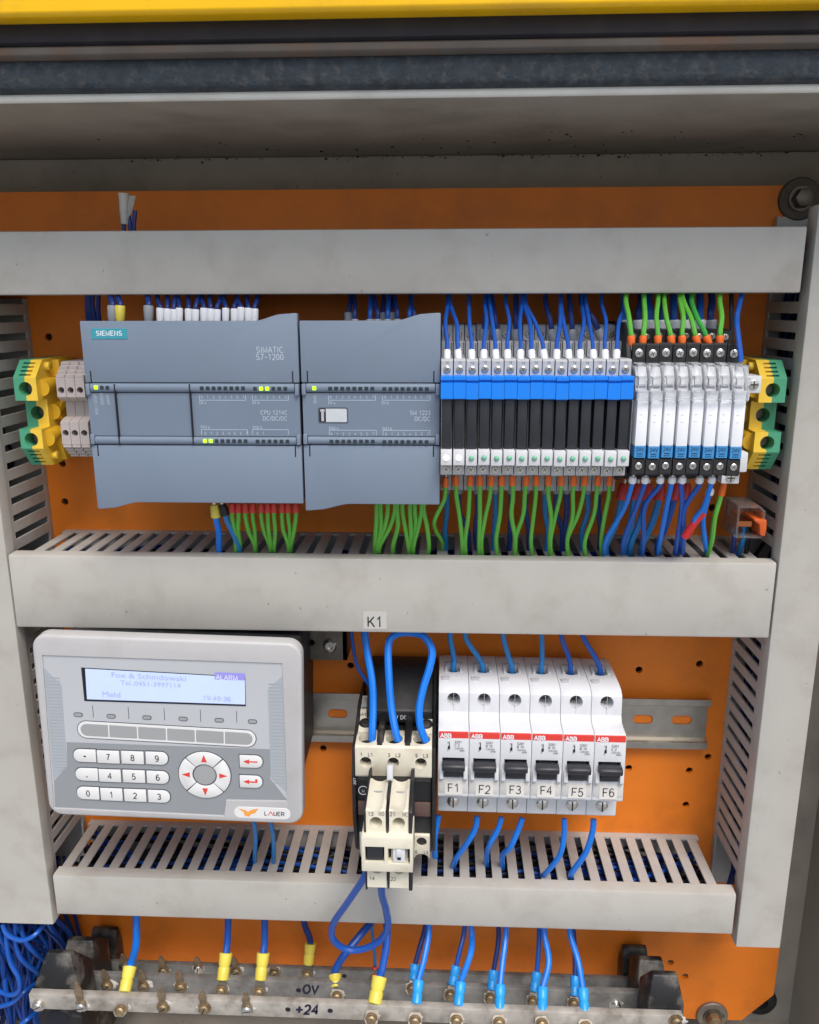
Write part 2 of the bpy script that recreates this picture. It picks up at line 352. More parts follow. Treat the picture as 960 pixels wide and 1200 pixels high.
PLATE_BOT = -446
cab = thing('electrical_cabinet', (20, -31, -480), 'beige grey painted steel cabinet enclosing the orange mounting plate', 'cabinet')
MB().box(-320, 339, -34, -31, -476, 141).build('back_wall', CABI, cab)
MB().box(-320, 339, -31, 111, 140, 142).build('ceiling', CABI, cab)
MB().box(338, 341, -31, 112, -476, 140).build('side_wall', CABI, cab)
MB().box(-323, -320, -34, 112, -476, 142).build('side_wall', CABI, cab)
MB().box(-320, 338, -34, 112, -480, -476).build('floor', CABI, cab)
MB().prism([(-31, 139.4), (-31, 118), (-29, 118), (-29, 139.4)], -316, 336, 'X').build('back_flange', CABI, cab)
MB().tube([(-323, 112, 141), (341, 112, 141)], 1.9, 12, 1).build('front_lip', LIP, cab)

hood = thing('machine_casing', (20, 120, 168), 'bright yellow painted machine casing edge above the cabinet opening', 'casing')
MB().prism([(98, 168), (131, 166.4), (133, 167.6), (133, 330), (98, 330)], -600, 700, 'X').build('yellow_panel', YELLOWP, hood, bevel=.8)
MB().prism([(98, 158.4), (121, 158.4), (122.5, 160), (122, 168), (98, 168)], -600, 700, 'X').build('dark_gap_strip', BLACKGAP, hood)  # solid strip coloured dark in place of a shaded gap
MB().prism([(98, 154), (119, 154), (123, 155), (123.6, 157.5), (121, 158.6), (98, 158.6)], -600, 700, 'X').build('rusty_strip', RUST, hood, bevel=.5)
q_ = random.Random(5); mb = MB()
for i in range(300):
    x_ = -130+400*q_.random()**.85; h_ = q_.uniform(.15, .6)*(1 if q_.random() < .85 else 1.8)
    if q_.random() < .75: p_ = (x_, -29.2, 118+21.3-abs(q_.gauss(0, .8)))
    else: p_ = (x_, q_.uniform(-28, 40), 139.9)
    mb.cone((p_[0]-h_, p_[1], p_[2]), (p_[0]+h_, p_[1]+q_.uniform(-.3, .3), p_[2]+q_.uniform(-.2, .2)), h_*.7, h_*.4, 6)
o_ = mb.build('dirt_crumbs', mat('dark_dirt', (40, 36, 32), .95, var=.3)); o_['kind'] = 'stuff'; o_['label'] = 'dark dirt crumbs stuck along the cabinet ceiling corner'
sp = thing('rubber_gasket', (20, 112, 141), 'thick dark grey rubber door gasket along the top of the opening', 'gasket')
MB().prism([(101, 142.4), (114, 142.2), (117.5, 143.2), (119, 146), (119, 152), (118, 154.2), (101, 154.2)], -600, 700, 'X').build('seal_strip', RUBBER, sp, bevel=.7, seg=3)

holes_px = [(749, 785), (820, 778), (830, 887), (808, 903), (804, 943), (737, 900), (786, 1128), (803, 1144), (411, 780), (379, 877), (57, 395), (76, 588), (835, 595), (73, 543)]
hl = [at(x, y, 0) for x, y in holes_px]
hl = [(h[0], h[2]) for h in hl]
keep = []
for h in hl:
    if all((h[0]-k[0])**2+(h[1]-k[1])**2 > 60 for k in keep) and -250 < h[0] < 300: keep.append(h)
outer = [(-240, PLATE_BOT), (289, PLATE_BOT), (309.5, -423), (309.5, 117.6), (-240, 117.6)]
pl = MB().sheet(outer, [circ(x, z, 2.3, 14) for x, z in keep], -2.5, 0).build('mounting_plate', ORANGE)
tag(pl, 'orange painted steel mounting plate with small drilled holes behind all the devices', 'plate')

def bolt(name, px, py, rw, rh, label, m=DSTEEL, wm=DSTEEL):
    p = at(px, py, 2); r = thing(name, (p[0], 0, p[2]), label, 'bolt')
    MB().lathe((p[0], 0.05, p[2]), (0, 1, 0), [(0, rw), (1.6, rw), (2.2, rw*.93), (2.2, rh*1.05)], 28).build('washer', wm, r)
    MB().lathe((p[0], 2.2, p[2]), (0, 1, 0), [(0, rh*1.02), (1.2, rh*1.02), (1.3, rh*.9)], 24).build('spring_ring', DSTEEL, r)
    MB().cone((p[0], 3.5, p[2]), (p[0], 9, p[2]), rh*.86, rh*.8, 6).build('hex_head', m, r, bevel=.5)
    return r
bolt('corner_bolt', 938, 233, 11.5, 6.5, 'dark dirty corner bolt with washer at upper right of the plate', DSTEEL, mat('dirty_washer', (92, 84, 76), .6, .5, var=.3))
bolt('corner_bolt', 835, 1191, 11, 6.5, 'rusty brass coloured bolt with big washer at bottom right of the plate', BRASS, mat('grey_washer', (140, 132, 122), .5, .6, var=.3))
p = at(846, 1189, 1)
tag(MB().lathe((p[0], .05, p[2]), (0, 1, 0), [(0, 3.6), (1.5, 3.2), (2.4, 1.5)], 16).build('rivet', DSTEEL), 'small grey rivet beside the bottom right washer', 'rivet')
p = at(888, 1166, -28)
gr = MB().lathe((p[0], -29, p[2]), (0, 1, 0), [(0, 12), (7, 12), (9, 10), (9, 5), (5, 4.5)], 24).build('cable_grommet', BLACK)
tag(gr, 'round black grommet behind the clipped lower right plate corner', 'grommet')

# ------------------------------------------------------------------ wiring ducts
DD = 60
def finger_mesh(nm, sx, sd, sz):
    return MB().box(-sx/2, sx/2, 0, sd, -sz/2, sz/2).mesh(nm, bevel=.25, seg=1)
def hduct(x0, x1, z0, z1, fx0, fx1, label, top=True, bottom=False, pitch=10.0):
    r = thing('wiring_duct', (x0, 0, z0), label, 'wiring duct', 'slotted grey wiring ducts')
    MB().box(fx0, fx1, .05, 1.6, z0+1.6, z1-1.6).build('base', FING, r)
    n = int((fx1-fx0)/pitch); pt = (fx1-fx0)/n
    for zz, on in ((z1-2, top), (z0+2, bottom)):
        MB().box(fx0, fx1, .06, 5, zz-.65, zz+.65).build('wall_root', FING, r)
        if on:
            me = finger_mesh('finger', pt*.6, 46.5, 1.3)
            for i in range(n):
                put('finger', me, FING, r, loc=(fx0+pt*(i+.5)-x0, 5.0, zz-z0))
        else: MB().box(fx0, fx1, 5, 50, zz-.6, zz+.6).build('side_wall', FING, r)
    c = [(51, z1), (58.6, z1), (59.6, z1-.35), (60, z1-1.4), (60, z0+1.4), (59.6, z0+.35), (58.6, z0), (51, z0), (51, z0+1.1), (58.2, z0+1.3), (58.6, z0+2), (58.6, z1-2), (58.2, z1-1.3), (51, z1-1.1)]
    MB().prism(c, x0, x1, 'X').build('cover', DUCT, r)
    return r
duct_top = hduct(-330, 249.5, 59.3, 91, -330, 247, 'upper horizontal grey duct right under the orange strip', True, True)
duct_mid = hduct(-173.5, 253, -126.4, -82.6, -168, 250, 'wide middle grey duct carrying the K1 sticker', True, False)
duct_low = hduct(-171, 251, -321.5, -292.8, -172.5, 245, 'narrow lowest horizontal duct above the busbars', True, False)
def vduct(x0, x1, z0, z1, inner, label, segs, pitch=10.0):
    r = thing('wiring_duct', (x0, 0, z0), label, 'wiring duct', 'slotted grey wiring ducts')
    MB().box(x0+1.6, x1-1.6, .05, 1.6, z0, z1).build('base', FING, r)
    xi, xo = (x0+2, x1-2) if inner == 'L' else (x1-2, x0+2)
    MB().box(xo-.6, xo+.6, 1.6, 52, z0, z1).build('side_wall', FING, r)
    MB().box(xi-.65, xi+.65, 1.6, 5, z0, z1).build('wall_root', FING, r)
    for a, b in segs:
        n = max(1, int(round((b-a)/pitch))); pt = (b-a)/n; me = finger_mesh('finger', 1.3, 46.5, pt*.62)
        for i in range(n): put('finger', me, FING, r, loc=(xi-x0, 5, a+pt*(i+.5)-z0))
    MB().box(xi-.75, xi+.75, 45.5, 52, z0, z1).build('wall_edge', FING, r)
    c = [(x1, 51), (x1, 58.6), (x1-.35, 59.6), (x1-1.4, 60), (x0+1.4, 60), (x0+.35, 59.6), (x0, 58.6), (x0, 51), (x0+1.1, 51), (x0+1.3, 58.2), (x0+2, 58.6), (x1-2, 58.6), (x1-1.3, 58.2), (x1-1.1, 51)]
    MB().prism(c, z0, z1, 'Z').build('cover', DUCT, r)
    return r
duct_left = vduct(-224, -174.6, -329, 58, 'R', 'left vertical grey duct behind the yellow green earth terminal', [(-290, -128), (-86, 57)])
duct_right = vduct(254.2, 281.3, -330, 101, 'L', 'right vertical grey duct running down beside the orange plate', [(-290, -128), (-80, 57)])
# label K1
r = thing('device_label', (20, 60, -120), 'small printed K1 sticker on the middle duct', 'label')
a = at(426, 737, 60.2); b = at(453, 717, 60.2)
MB().box(a[0], b[0], 60.05, 60.2, a[2], b[2]).build('tape', STICK, r)
t0 = at(439.5, 735, 60.32); MB().text('K1', t0, 6.4, 'C').build('lettering', PRINTK, r)

# wires lying inside the ducts (seen through the slots); black ones are added to darken the inside
def bundle(label, gen, n, r=1.25, mats=(WDARK, WBLUE)):
    p0 = gen(0, 0); root = thing('wire_bundle', p0, label, 'wires')
    for i in range(n):
        pts = [gen(i, t/7) for t in range(8)]
        MB().tube(pts, r, 6, 2).build('wire', mats[i % len(mats)], root)
    return root
rnd = random.Random(3)
def mk(xa, xb, za, zb, d0, d1, vert=False):
    def gen(i, t):
        q = random.Random(i*31+int(xa)*7+int(za)+int(t*7.01)*977)
        if vert: return (xa+(xb-xa)*q.random(), d0+(d1-d0)*q.random(), za+(zb-za)*t)
        return (xa+(xb-xa)*t, d0+(d1-d0)*q.random(), za+(zb-za)*q.random())
    return gen
bundle('blue wires packed inside the upper duct', mk(-260, 245, 66, 84, 8, 44), 10)
bundle('blue wires packed inside the middle duct, black ones added for its shade', mk(-165, 246, -122, -92, 4, 48), 40, mats=(WDARK, WBLACK, WBLUE))
bundle('blue wires packed inside the lowest duct, black ones added for its shade', mk(-168, 242, -318, -299, 4, 46), 40, mats=(WDARK, WBLACK, WBLACK, WBLUE, WBLACK))
bundle('blue wires packed inside the left vertical duct, black ones added for its shade', mk(-217, -186, -325, 80, 6, 50, True), 14, mats=(WDARK, WBLACK))
bundle('blue wires packed inside the right vertical duct, black ones added for its shade', mk(260, 275, -325, 80, 6, 50, True), 12, mats=(WDARK, WBLACK))

# ------------------------------------------------------------------ DIN rails
def rail(x0, x1, zc, label):
    r = thing('din_rail', (x0, 0, zc), label, 'mounting rail', 'steel mounting rails')
    holes = []; x = x1-9.5
    while x > x0+10:
        holes.append(rrect(x-15+2, x-2+2, zc-3.1, zc+3.1, 3.0, 5)); x -= 25
    MB().sheet([(x0, zc-12.5), (x1, zc-12.5), (x1, zc+12.5), (x0, zc+12.5)], holes, .1, 1.2).build('web', STEEL, r)
    for s_ in (1, -1):
        pr = [(.1, zc+s_*12.5), (6.4, zc+s_*12.5), (7.4, zc+s_*13.2), (7.4, zc+s_*17.5), (6.3, zc+s_*17.5), (6.3, zc+s_*13.9), (.1, zc+s_*13.6)]
        MB().prism(pr, x0, x1, 'X').build('flange', STEEL, r)
    return r
rail(-150, 244, -208.5, 'lower slotted steel rail carrying the contactor and circuit breakers')
rail(-160, 245, 0, 'upper steel rail hidden behind the controllers and relays')

# ------------------------------------------------------------------ wires
def wp(pts): return [tuple(p) if isinstance(p, Vector) else at(*p) for p in pts]
def Wd(x, d, z): return Vector((x, d, z))
def wire(pts, r, m, label, group=None, fer=None, fl=5, fr=None, fer2=None, sub=5):
    P = wp(pts); o0 = P[0]; q_ = random.Random(label); r *= q_.uniform(.88, 1.0)
    P = P[:2]+[tuple(c+q_.uniform(-.7, .7) for c in p) for p in P[2:]] if r < 2 else P
    o = MB().tube(P, r, 8, sub).build('wire', m, None, org=o0)
    o.location = (o0[0]*S, -o0[1]*S, o0[2]*S); ORG[o.name] = o0
    tag(o, label, 'wire', group)
    if fer:
        d = (Vector(P[0])-Vector(P[1])).normalized(); fr_ = fr or r*1.35
        a = Vector(P[0])-d*1.0; b = Vector(P[0])+d*fl
        L_ = (b-a).length; mb = MB().lathe(a, d, [(0, fr_*.9), (min(.7, L_*.2), fr_*1.08), (L_*.75, fr_*.98), (L_-.2, fr_*.78), (L_, fr_*.6)], 12)
        mb.build('ferrule', fer, o)
        MB().cone(b-d*.3, b+d*2.2, r*.62, r*.62, 8).build('pin', NICKEL, o)
    return o
def lo(x, y, D): return at(x, y, D)

# ------------------------------------------------------------------ controllers
DP = 81.3
def smooth_curve(x0, x1, z0, z1, n=8): return [(x0+(x1-x0)*i/n, z0+(z1-z0)*(3*(i/n)**2-2*(i/n)**3)) for i in range(n+1)]
def controller(name, label, x0, x1, top_bump, bot_bump, pxm):
    Z = lambda y: zat(pxm, y, DP)
    r = thing(name, ((x0+x1)/2, 8, -46), label, 'controller')
    MB().box(x0+.6, x1-.6, 8, 68, -42, 42).build('housing', PLCD, r, bevel=.8)
    body = [(8, 42), (60, 43.8), (77, 45.2), (77, -45.2), (60, -43.8), (8, -42)]
    MB().prism([(60, 43), (74, 45.2), (79, 45.2), (79, -45.2), (74, -45.2), (60, -43)], x0+.25, x1-.25, 'X').build('front_frame', PLCD, r, bevel=.4)
    za, zb, zc_, zd = Z(449), Z(460.3), Z(511.5), Z(521.5)
    # top cover with its raised right end
    ot = [(x0, za+.25), (x1, za+.25), (x1, 50)]+[(x1-2.5, 50)]+smooth_curve(top_bump[1], top_bump[0], 49.6, 46.4)+[(x0, 46.4)]
    MB().prism(ot, 76.5, DP, 'D').build('top_cover', PLC, r, bevel=.5)
    ob_ = [(x0, zd-.25), (x0, -50), (x0+2.5, -50)]+smooth_curve(bot_bump[0], bot_bump[1], -49.6, -46.3)+[(x1, -46.3), (x1, zd-.25)]
    MB().prism(ob_, 76.5, DP, 'D').build('bottom_cover', PLC, r, bevel=.5)
    MB().box(x0+.3, x1-.3, 76.5, DP-.5, zc_+.2, zb-.2).build('centre_panel', PLCM, r)
    for q0, q1 in ((zb, za), (zd, zc_)):
        h = (q1-q0)/2; zm = (q0+q1)/2
        pr = [(77, zm+h*.96)]+[(DP-.6+1.6*math.cos(t), zm+h*.93*math.sin(t)) for t in [math.radians(90-i*18) for i in range(11)]]+[(77, zm-h*.96)]
        MB().prism(pr, x0+2.6, x1-2.6, 'X').build('led_ridge', PLCM, r)
        for xe in (x0+1.25, x1-1.25):
            sg = 1 if q1 == za else -1
            z_lo, z_hi = (q0-1.2, q1-.3) if sg > 0 else (q0+.3, q1+1.2)
            MB().box(xe-1.05, xe+1.05, 77, DP+1.3, z_lo, z_hi).build('hinge', PLC, r, bevel=.45)
    for xe in (x0+3.2, x1-3.2):
        MB().box(xe-.32, xe+.32, 78, DP+.06, za+.2, za+6).build('hinge_slot', SLIT, r)
        MB().box(xe-.32, xe+.32, 78, DP+.06, zd-6, zd-.2).build('hinge_slot', SLIT, r)
    return r, Z
def leds(r, pts, lit, D=DP+1.0):
    a = finger_mesh('indicator_light', 1.9, .5, 1.9); b = a.copy()
    for i, (px, py) in enumerate(pts):
        q = at(px, py, D); o_ = ORG[r.name]
        put('indicator_light', b if i in lit else a, LEDON if i in lit else LEDOFF, r, loc=(q[0]-o_[0], D-.2-o_[1], q[2]-o_[2]))
def lsp(a, b, n): return [a+(b-a)*i/(n-1) for i in range(n)]
def ptext(mb, st, px, py, h, al, D=DP+.12, **k): return mb.text(st, at(px, py, D), h, al, **k)

cpu, Zc = controller('programmable_controller', 'large blue grey programmable controller with teal nameplate at its upper left', -110, -.7, (xat(298, 377, DP), -8), (-104, xat(164, 588, DP)), 225)
a, b = at(108, 397.3, DP), at(148.5, 385, DP)
npl = MB().box(a[0], b[0], DP-.2, DP+.25, a[2], b[2]).build('nameplate', TEAL, cpu, bevel=.12, seg=1); npl['label'] = 'teal nameplate with white lettering'
MB().text('SIEMENS', ((a[0]+b[0])/2, DP+.33, a[2]+1.6), 2.4, 'C', sx=1.14, wt=.15).build('lettering', PRINTW, npl)
m_ = MB(); ptext(m_, 'SIMATIC', 332.5, 413.6, 3.0, 'R'); ptext(m_, 'S7-1200', 332.5, 422, 3.0, 'R'); m_.build('lettering', PRINTG, cpu)
m_ = MB(); ptext(m_, 'CPU 1214C', 337, 486, 2.2, 'R', DP-.36); ptext(m_, 'DC/DC/DC', 337, 493, 2.2, 'R', DP-.36)
for i in range(8):
    ptext(m_, str(i), 236.6+i*6.95, 467, 1.5, 'C', DP-.36); ptext(m_, str(i), 241+i*6.9, 509.5, 1.5, 'C', DP-.36)
for i in range(6): ptext(m_, str(i), 299.6+i*7, 467, 1.5, 'C', DP-.36)
for i in range(2): ptext(m_, str(i), 302+i*7, 509.5, 1.5, 'C', DP-.36)
ptext(m_, 'DI a', 234, 473.5, 1.5, 'L', DP-.36); ptext(m_, 'DI b', 296, 473.5, 1.5, 'L', DP-.36); ptext(m_, 'DQ a', 235.5, 502, 1.5, 'L', DP-.36); ptext(m_, 'DQ b', 296.5, 502.5, 1.5, 'L', DP-.36)
for st, x in (('RUN / STOP', 115.5), ('ERROR', 122), ('MAINT', 129)): m_.text(st, at(x, 462.5+(.25*len(st)*9.2), DP-.36), 1.5, 'L', u=(0, 0, 1), v=(-1, 0, 0))
m_.build('lettering', PRINTG, cpu)
m_ = MB()
for x0_, x1_, ys in ((234, 288, 461.5), (296, 338, 461.5), (236, 290, 511), (296, 338, 511)):
    s_ = 1 if ys < 480 else -1; p, q = at(x0_, ys+s_*7.5, DP-.4), at(x1_, ys+s_*7.5, DP-.4)
    m_.box(p[0], q[0], DP-.5, DP-.37, p[2]-.12, p[2]+.12)
    for e in (p, q): m_.box(e[0]-.12, e[0]+.12, DP-.5, DP-.37, min(e[2], e[2]+s_*2.6), max(e[2], e[2]+s_*2.6))
m_.build('bracket_print', PRINTG, cpu)
leds(cpu, [(112.5, 454), (119.4, 454.2), (126, 454.4)]+[(x, 455) for x in lsp(236.6, 285, 8)]+[(x, 455.5) for x in lsp(299, 334.5, 6)]+[(x, 516.8) for x in lsp(240.3, 288, 8)]+[(x, 517.2) for x in lsp(302, 337, 6)], {0, 12, 13, 17, 18})
for xa, xb in ((135.3, 140.5), (223, 227)):
    p, q = at(xa, 449.5, DP), at(xb, 521, DP); x_ = (p[0]+q[0])/2
    MB().box(x_-.3, x_+.3, 78, DP+1.1, q[2]+.3, p[2]-.3).build('panel_joint', SLIT, cpu)

io, Zi = controller('input_output_module', 'narrower blue grey input output module right of the large controller', .3, 70, (xat(463, 377, DP), 62), (6, xat(412, 589, DP)), 435)
m_ = MB(); ptext(m_, 'SM 1223', 504.5, 486.3, 2.2, 'R', DP-.36); ptext(m_, 'DC/DC', 504.5, 493.4, 2.2, 'R', DP-.36)
for i in range(8):
    for x0_, st in ((387.5, 0), (451.5, 0)):
        ptext(m_, str(i), x0_+i*7.05, 467, 1.5, 'C', DP-.36); ptext(m_, str(i), x0_+1+i*7.0, 510.5, 1.5, 'C', DP-.36)
for st, x, y in (('DI a', 385, 473.6), ('DI b', 447.5, 473.8), ('DQ a', 386, 503.5), ('DQ b', 448.5, 504)): ptext(m_, st, x, y, 1.5, 'L', DP-.36)
m_.text('DIAG', at(371, 472.5, DP-.36), 1.5, 'L', u=(0, 0, 1), v=(-1, 0, 0))
m_.build('lettering', PRINTG, io)
m_ = MB()
for x0_, x1_, ys in ((385, 440, 461.5), (448.5, 504, 461.5), (386, 441, 511.6), (449, 504, 511.8)):
    s_ = 1 if ys < 480 else -1; p, q = at(x0_, ys+s_*7.5, DP-.4), at(x1_, ys+s_*7.5, DP-.4)
    m_.box(p[0], q[0], DP-.5, DP-.37, p[2]-.12, p[2]+.12)
    for e in (p, q): m_.box(e[0]-.12, e[0]+.12, DP-.5, DP-.37, min(e[2], e[2]+s_*2.6), max(e[2], e[2]+s_*2.6))
m_.build('bracket_print', PRINTG, io)
leds(io, [(368.3, 455)]+[(x, 455.4) for x in lsp(387, 436.5, 8)]+[(x, 455.8) for x in lsp(450.5, 500.3, 8)]+[(x, 517.3) for x in lsp(388.5, 437, 8)]+[(x, 517.8) for x in lsp(450.5, 500, 8)], {0})
a, b = at(374.5, 494.5, DP-.5), at(406.5, 478.7, DP-.5)
wn = MB().sheet(rrect(a[0]-.5, b[0]+.5, a[2]-.5, b[2]+.5, .8), [rrect(a[0], b[0], a[2], b[2], .7)], DP-.5, DP-.3).build('window_frame', HMIO, io)
MB().box(a[0]+3.4, b[0], DP-.6, DP-.42, a[2], b[2]).build('clear_window', mat('frosted_window', (196, 202, 206), .3, var=.08, vs_=200), io)
mm = MB().box(a[0], a[0]+3.4, DP-.6, DP-.46, a[2], b[2]).build('window_latch_recess', SLIT, io)
MB().box(a[0]+1, a[0]+2.4, DP-.5, DP-.1, a[2]+.4, b[2]-.4).box(a[0]+.5, a[0]+2.9, DP-.5, DP-.05, b[2]-1.6, b[2]-.5).build('window_latch', LGREY, io, bevel=.1, seg=1)

# ------------------------------------------------------------------ earth terminals
def earth_terminal(x0, x1, green_left, label):
    r = thing('earth_terminal', ((x0+x1)/2, 8, -34), label, 'terminal block', 'yellow green earth terminals')
    Df, Dm = 55, 45
    prof = [(8, 25.2), (45.5, 25.2), (Df, 16.2), (Df, 3.8), (Dm, 3.6), (Dm, -11.6), (Df, -11.8), (Df, -22.6), (46, -33.4), (8, -33.4)]
    xm = (x0+x1)/2; zh = [(10.2, Df), (-4.0, Dm), (-17.6, Df)]
    cuts = [MB().cone((xm, d-9, z), (xm, d+3, z), 3.75, 3.75, 22) for z, d in zh]
    ribs = MB()
    for k in range(4):
        t = (k+.7)/4.6
        for sg in (1, -1):
            z = 16.2+(25.2-16.2)*t if sg > 0 else -22.6+(-33.4+22.6)*t
            d = Df+(45.5-Df)*t
            ribs.box(xm-3.4, xm+3.1, d-2.0, d+3, z-.45, z+.45)
    for xa, xb, m in ((x0, xm-.0, PEG if green_left else PEY), (xm, x1, PEY if green_left else PEG)):
        me = cut(MB().prism(prof, xa, xb, 'X'), cuts+[ribs], org=ORG[r.name])
        o = put('half_shell', me, m, r); o['label'] = 'green half' if m == PEG else 'yellow half'
    for z, d in zh: MB().lathe((xm, d-9.3, z), (0, 1, 0), [(0, 3.3), (1.4, 3.2), (1.7, 2.8)], 16).build('clamp_screw', DSTEEL, r)
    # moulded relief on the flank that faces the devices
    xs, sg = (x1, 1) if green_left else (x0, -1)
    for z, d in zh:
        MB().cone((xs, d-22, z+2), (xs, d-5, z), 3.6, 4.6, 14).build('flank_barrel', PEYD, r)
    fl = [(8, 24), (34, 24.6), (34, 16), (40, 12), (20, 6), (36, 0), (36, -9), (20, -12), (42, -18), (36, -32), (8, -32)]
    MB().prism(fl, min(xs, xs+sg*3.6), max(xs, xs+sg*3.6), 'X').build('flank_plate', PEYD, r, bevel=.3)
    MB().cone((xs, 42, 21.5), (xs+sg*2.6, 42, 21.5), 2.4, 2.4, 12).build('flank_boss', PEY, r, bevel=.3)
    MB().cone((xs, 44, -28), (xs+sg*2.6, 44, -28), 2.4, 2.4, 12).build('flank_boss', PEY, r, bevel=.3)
    return r
earth_terminal(-161.3, -148.8, True, 'yellow and green earth terminal at the left end of the upper rail')
earth_terminal(236.4, 250.0, False, 'yellow and green earth terminal at the right end of the upper rail')

# grey double-row terminals
tpx = [(67.2, 78), (78.1, 89), (89, 100)]
tx0 = xat(66.5, 458, 50); tp = 5.25
proto = None
for i in range(3):
    x0 = tx0+i*tp
    lab = ['leftmost slim grey terminal beside the yellow earth terminal', 'middle one of the three slim grey terminals', 'slim grey terminal touching the large controller'][i]
    if proto is None:
        proto = thing('rail_terminal', (x0, 8, -32), lab, 'terminal block', 'slim grey rail terminals')
        prof = [(8, 24), (40, 24), (50, 15.5), (50, 5.2), (46, 2.6), (41, 2.0), (41, -6.0), (46, -7), (50, -8.6), (50, -21), (40, -29.5), (8, -29.5)]
        cs = [MB().cone((x0+2.5, 42, z), (x0+2.5, 53, z), 1.75, 1.75, 16) for z in (9.0, -14.6)]
        put('body', cut(MB().prism(prof, x0+.12, x0+tp-.12, 'X'), cs, org=ORG[proto.name]), TGREY, proto)
        for k in range(4):
            t = (k+.5)/4
            for (d0, z0_), (d1, z1_) in (((50, 15.5), (40, 24)), ((50, -21), (40, -29.5))):
                d = d0+(d1-d0)*t; z = z0_+(z1_-z0_)*t
                MB().box(x0+.25, x0+tp-.25, d-3, d+1.1, z-.75, z+.75).build('marking_rib', TGREY, proto, bevel=.2, seg=1)
        for z in (9.0, -14.6): MB().lathe((x0+2.5, 42.1, z), (0, 1, 0), [(0, 1.6), (1, 1.5)], 12).build('clamp_screw', DSTEEL, proto)
        index_kids(proto)
    else:
        c = copy_tree(proto); c.location.x = x0*S; c['label'] = lab

# ------------------------------------------------------------------ fifteen slim black relays
def screw_head(mb, c, ax, r, n=14):
    mb.lathe(c, ax, [(0, r), (.5, r), (.8, r*.75)], n)
def cross_screw(root, x, d, z, r, m=None):
    mb = MB(); screw_head(mb, (x, d, z), (0, 1, 0), r); q = mb.build('terminal_screw', m or NICKEL, root)
    a = .5; c, s_ = math.cos(a), math.sin(a); h, t = r*.62, r*.11
    pl_ = [(t, t), (t, h), (-t, h), (-t, t), (-h, t), (-h, -t), (-t, -t), (-t, -h), (t, -h), (t, -t), (h, -t), (h, t)]
    MB().prism([(x+u_*c-v_*s_, z+u_*s_+v_*c) for u_, v_ in pl_], d+.6, d+.83, 'D').build('screw_slot', HMIO, q)
RP = 6.21; RX0 = 73.3
def make_relay():
    x = RX0; w_ = 2.85
    r = thing('slim_relay', (x, 8, -43), '', 'relay', 'slim black relays in a row')
    sp_ = [(8, 43.5), (41, 43.5), (42, 42.5), (42, 35.6), (61, 35.6), (62, 34.8), (62, 27.9), (83, 27.9), (84, 27), (84, 20.2), (80, 20.2), (80, -24.4), (84, -24.4), (84, -29.6), (83, -30.2), (62, -30.2), (62, -42), (61, -43), (8, -43)]
    so_ = MB().prism(sp_, x-w_, x+w_, 'X').build('socket', LGREY, r)
    for z, d in ((22.9, 84), (30.6, 62), (38.4, 42), (-27, 84)): cross_screw(r, x, d, z, 1.75)
    m = MB().text('14', (x, 84.1, 25.6), 1.3, 'C').text('11', (x, 62.1, 33.2), 1.2, 'C').text('A1', (x, 62.1, -36), 1.3, 'C').box(x+w_-.9, x+w_-.5, 61.8, 62.08, 29, 35)
    m.build('terminal_print', HMIO, so_)
    MB().box(x-2.35, x+2.35, 40, 88, -16.4, 8.8).build('relay_case', BLACKR, r, bevel=.35)
    c = [(79, 9), (90.6, 9), (91, 9.4), (91, 17.0), (89.6, 17.5), (89.6, 18.0), (91.4, 18.4), (91.4, 19.9), (91, 20.2), (79, 20.2)]
    MB().prism(c, x-3.02, x+3.02, 'X').build('ejector_clip', BLUEC, r)
    MB().box(x-2.8, x+2.8, 80, 92, -23.6, -16.0).build('led_window', WHITE, r, bevel=.35)
    return r
relay = make_relay()
index_kids(relay)
dome = MB().lathe((0, 0, 0), (0, 1, 0), [(0, 1.35), (.5, 1.3), (.9, .95), (1.15, .4)], 14).mesh('led_lens')
domel = dome.copy()
for i in range(15):
    o = relay if i == 0 else copy_tree(relay)
    o.location.x = (RX0+RP*i)*S; o.location.y -= [0, .3, -.2, .1, .4, -.1, 0, .2, -.3, .1, .3, 0, -.2, .2, 0][i]*S; o.location.z += [0, .1, -.15, .2, 0, .1, -.1, .15, 0, -.2, .1, 0, .1, -.1, .1][i]*S
    o['label'] = ('slim black relay with lit white lamp, leftmost of the row beside the module' if i == 0 else
                  'slim black relay with lit white lamp, second from the left' if i == 1 else
                  f'slim black relay with green lamp, {ORDS[i]} from the left under the blue clips')
    put('led_lens', domel if i < 2 else dome, LEDW if i < 2 else LEDG, o, loc=(0, 92-8, -19.8+43))

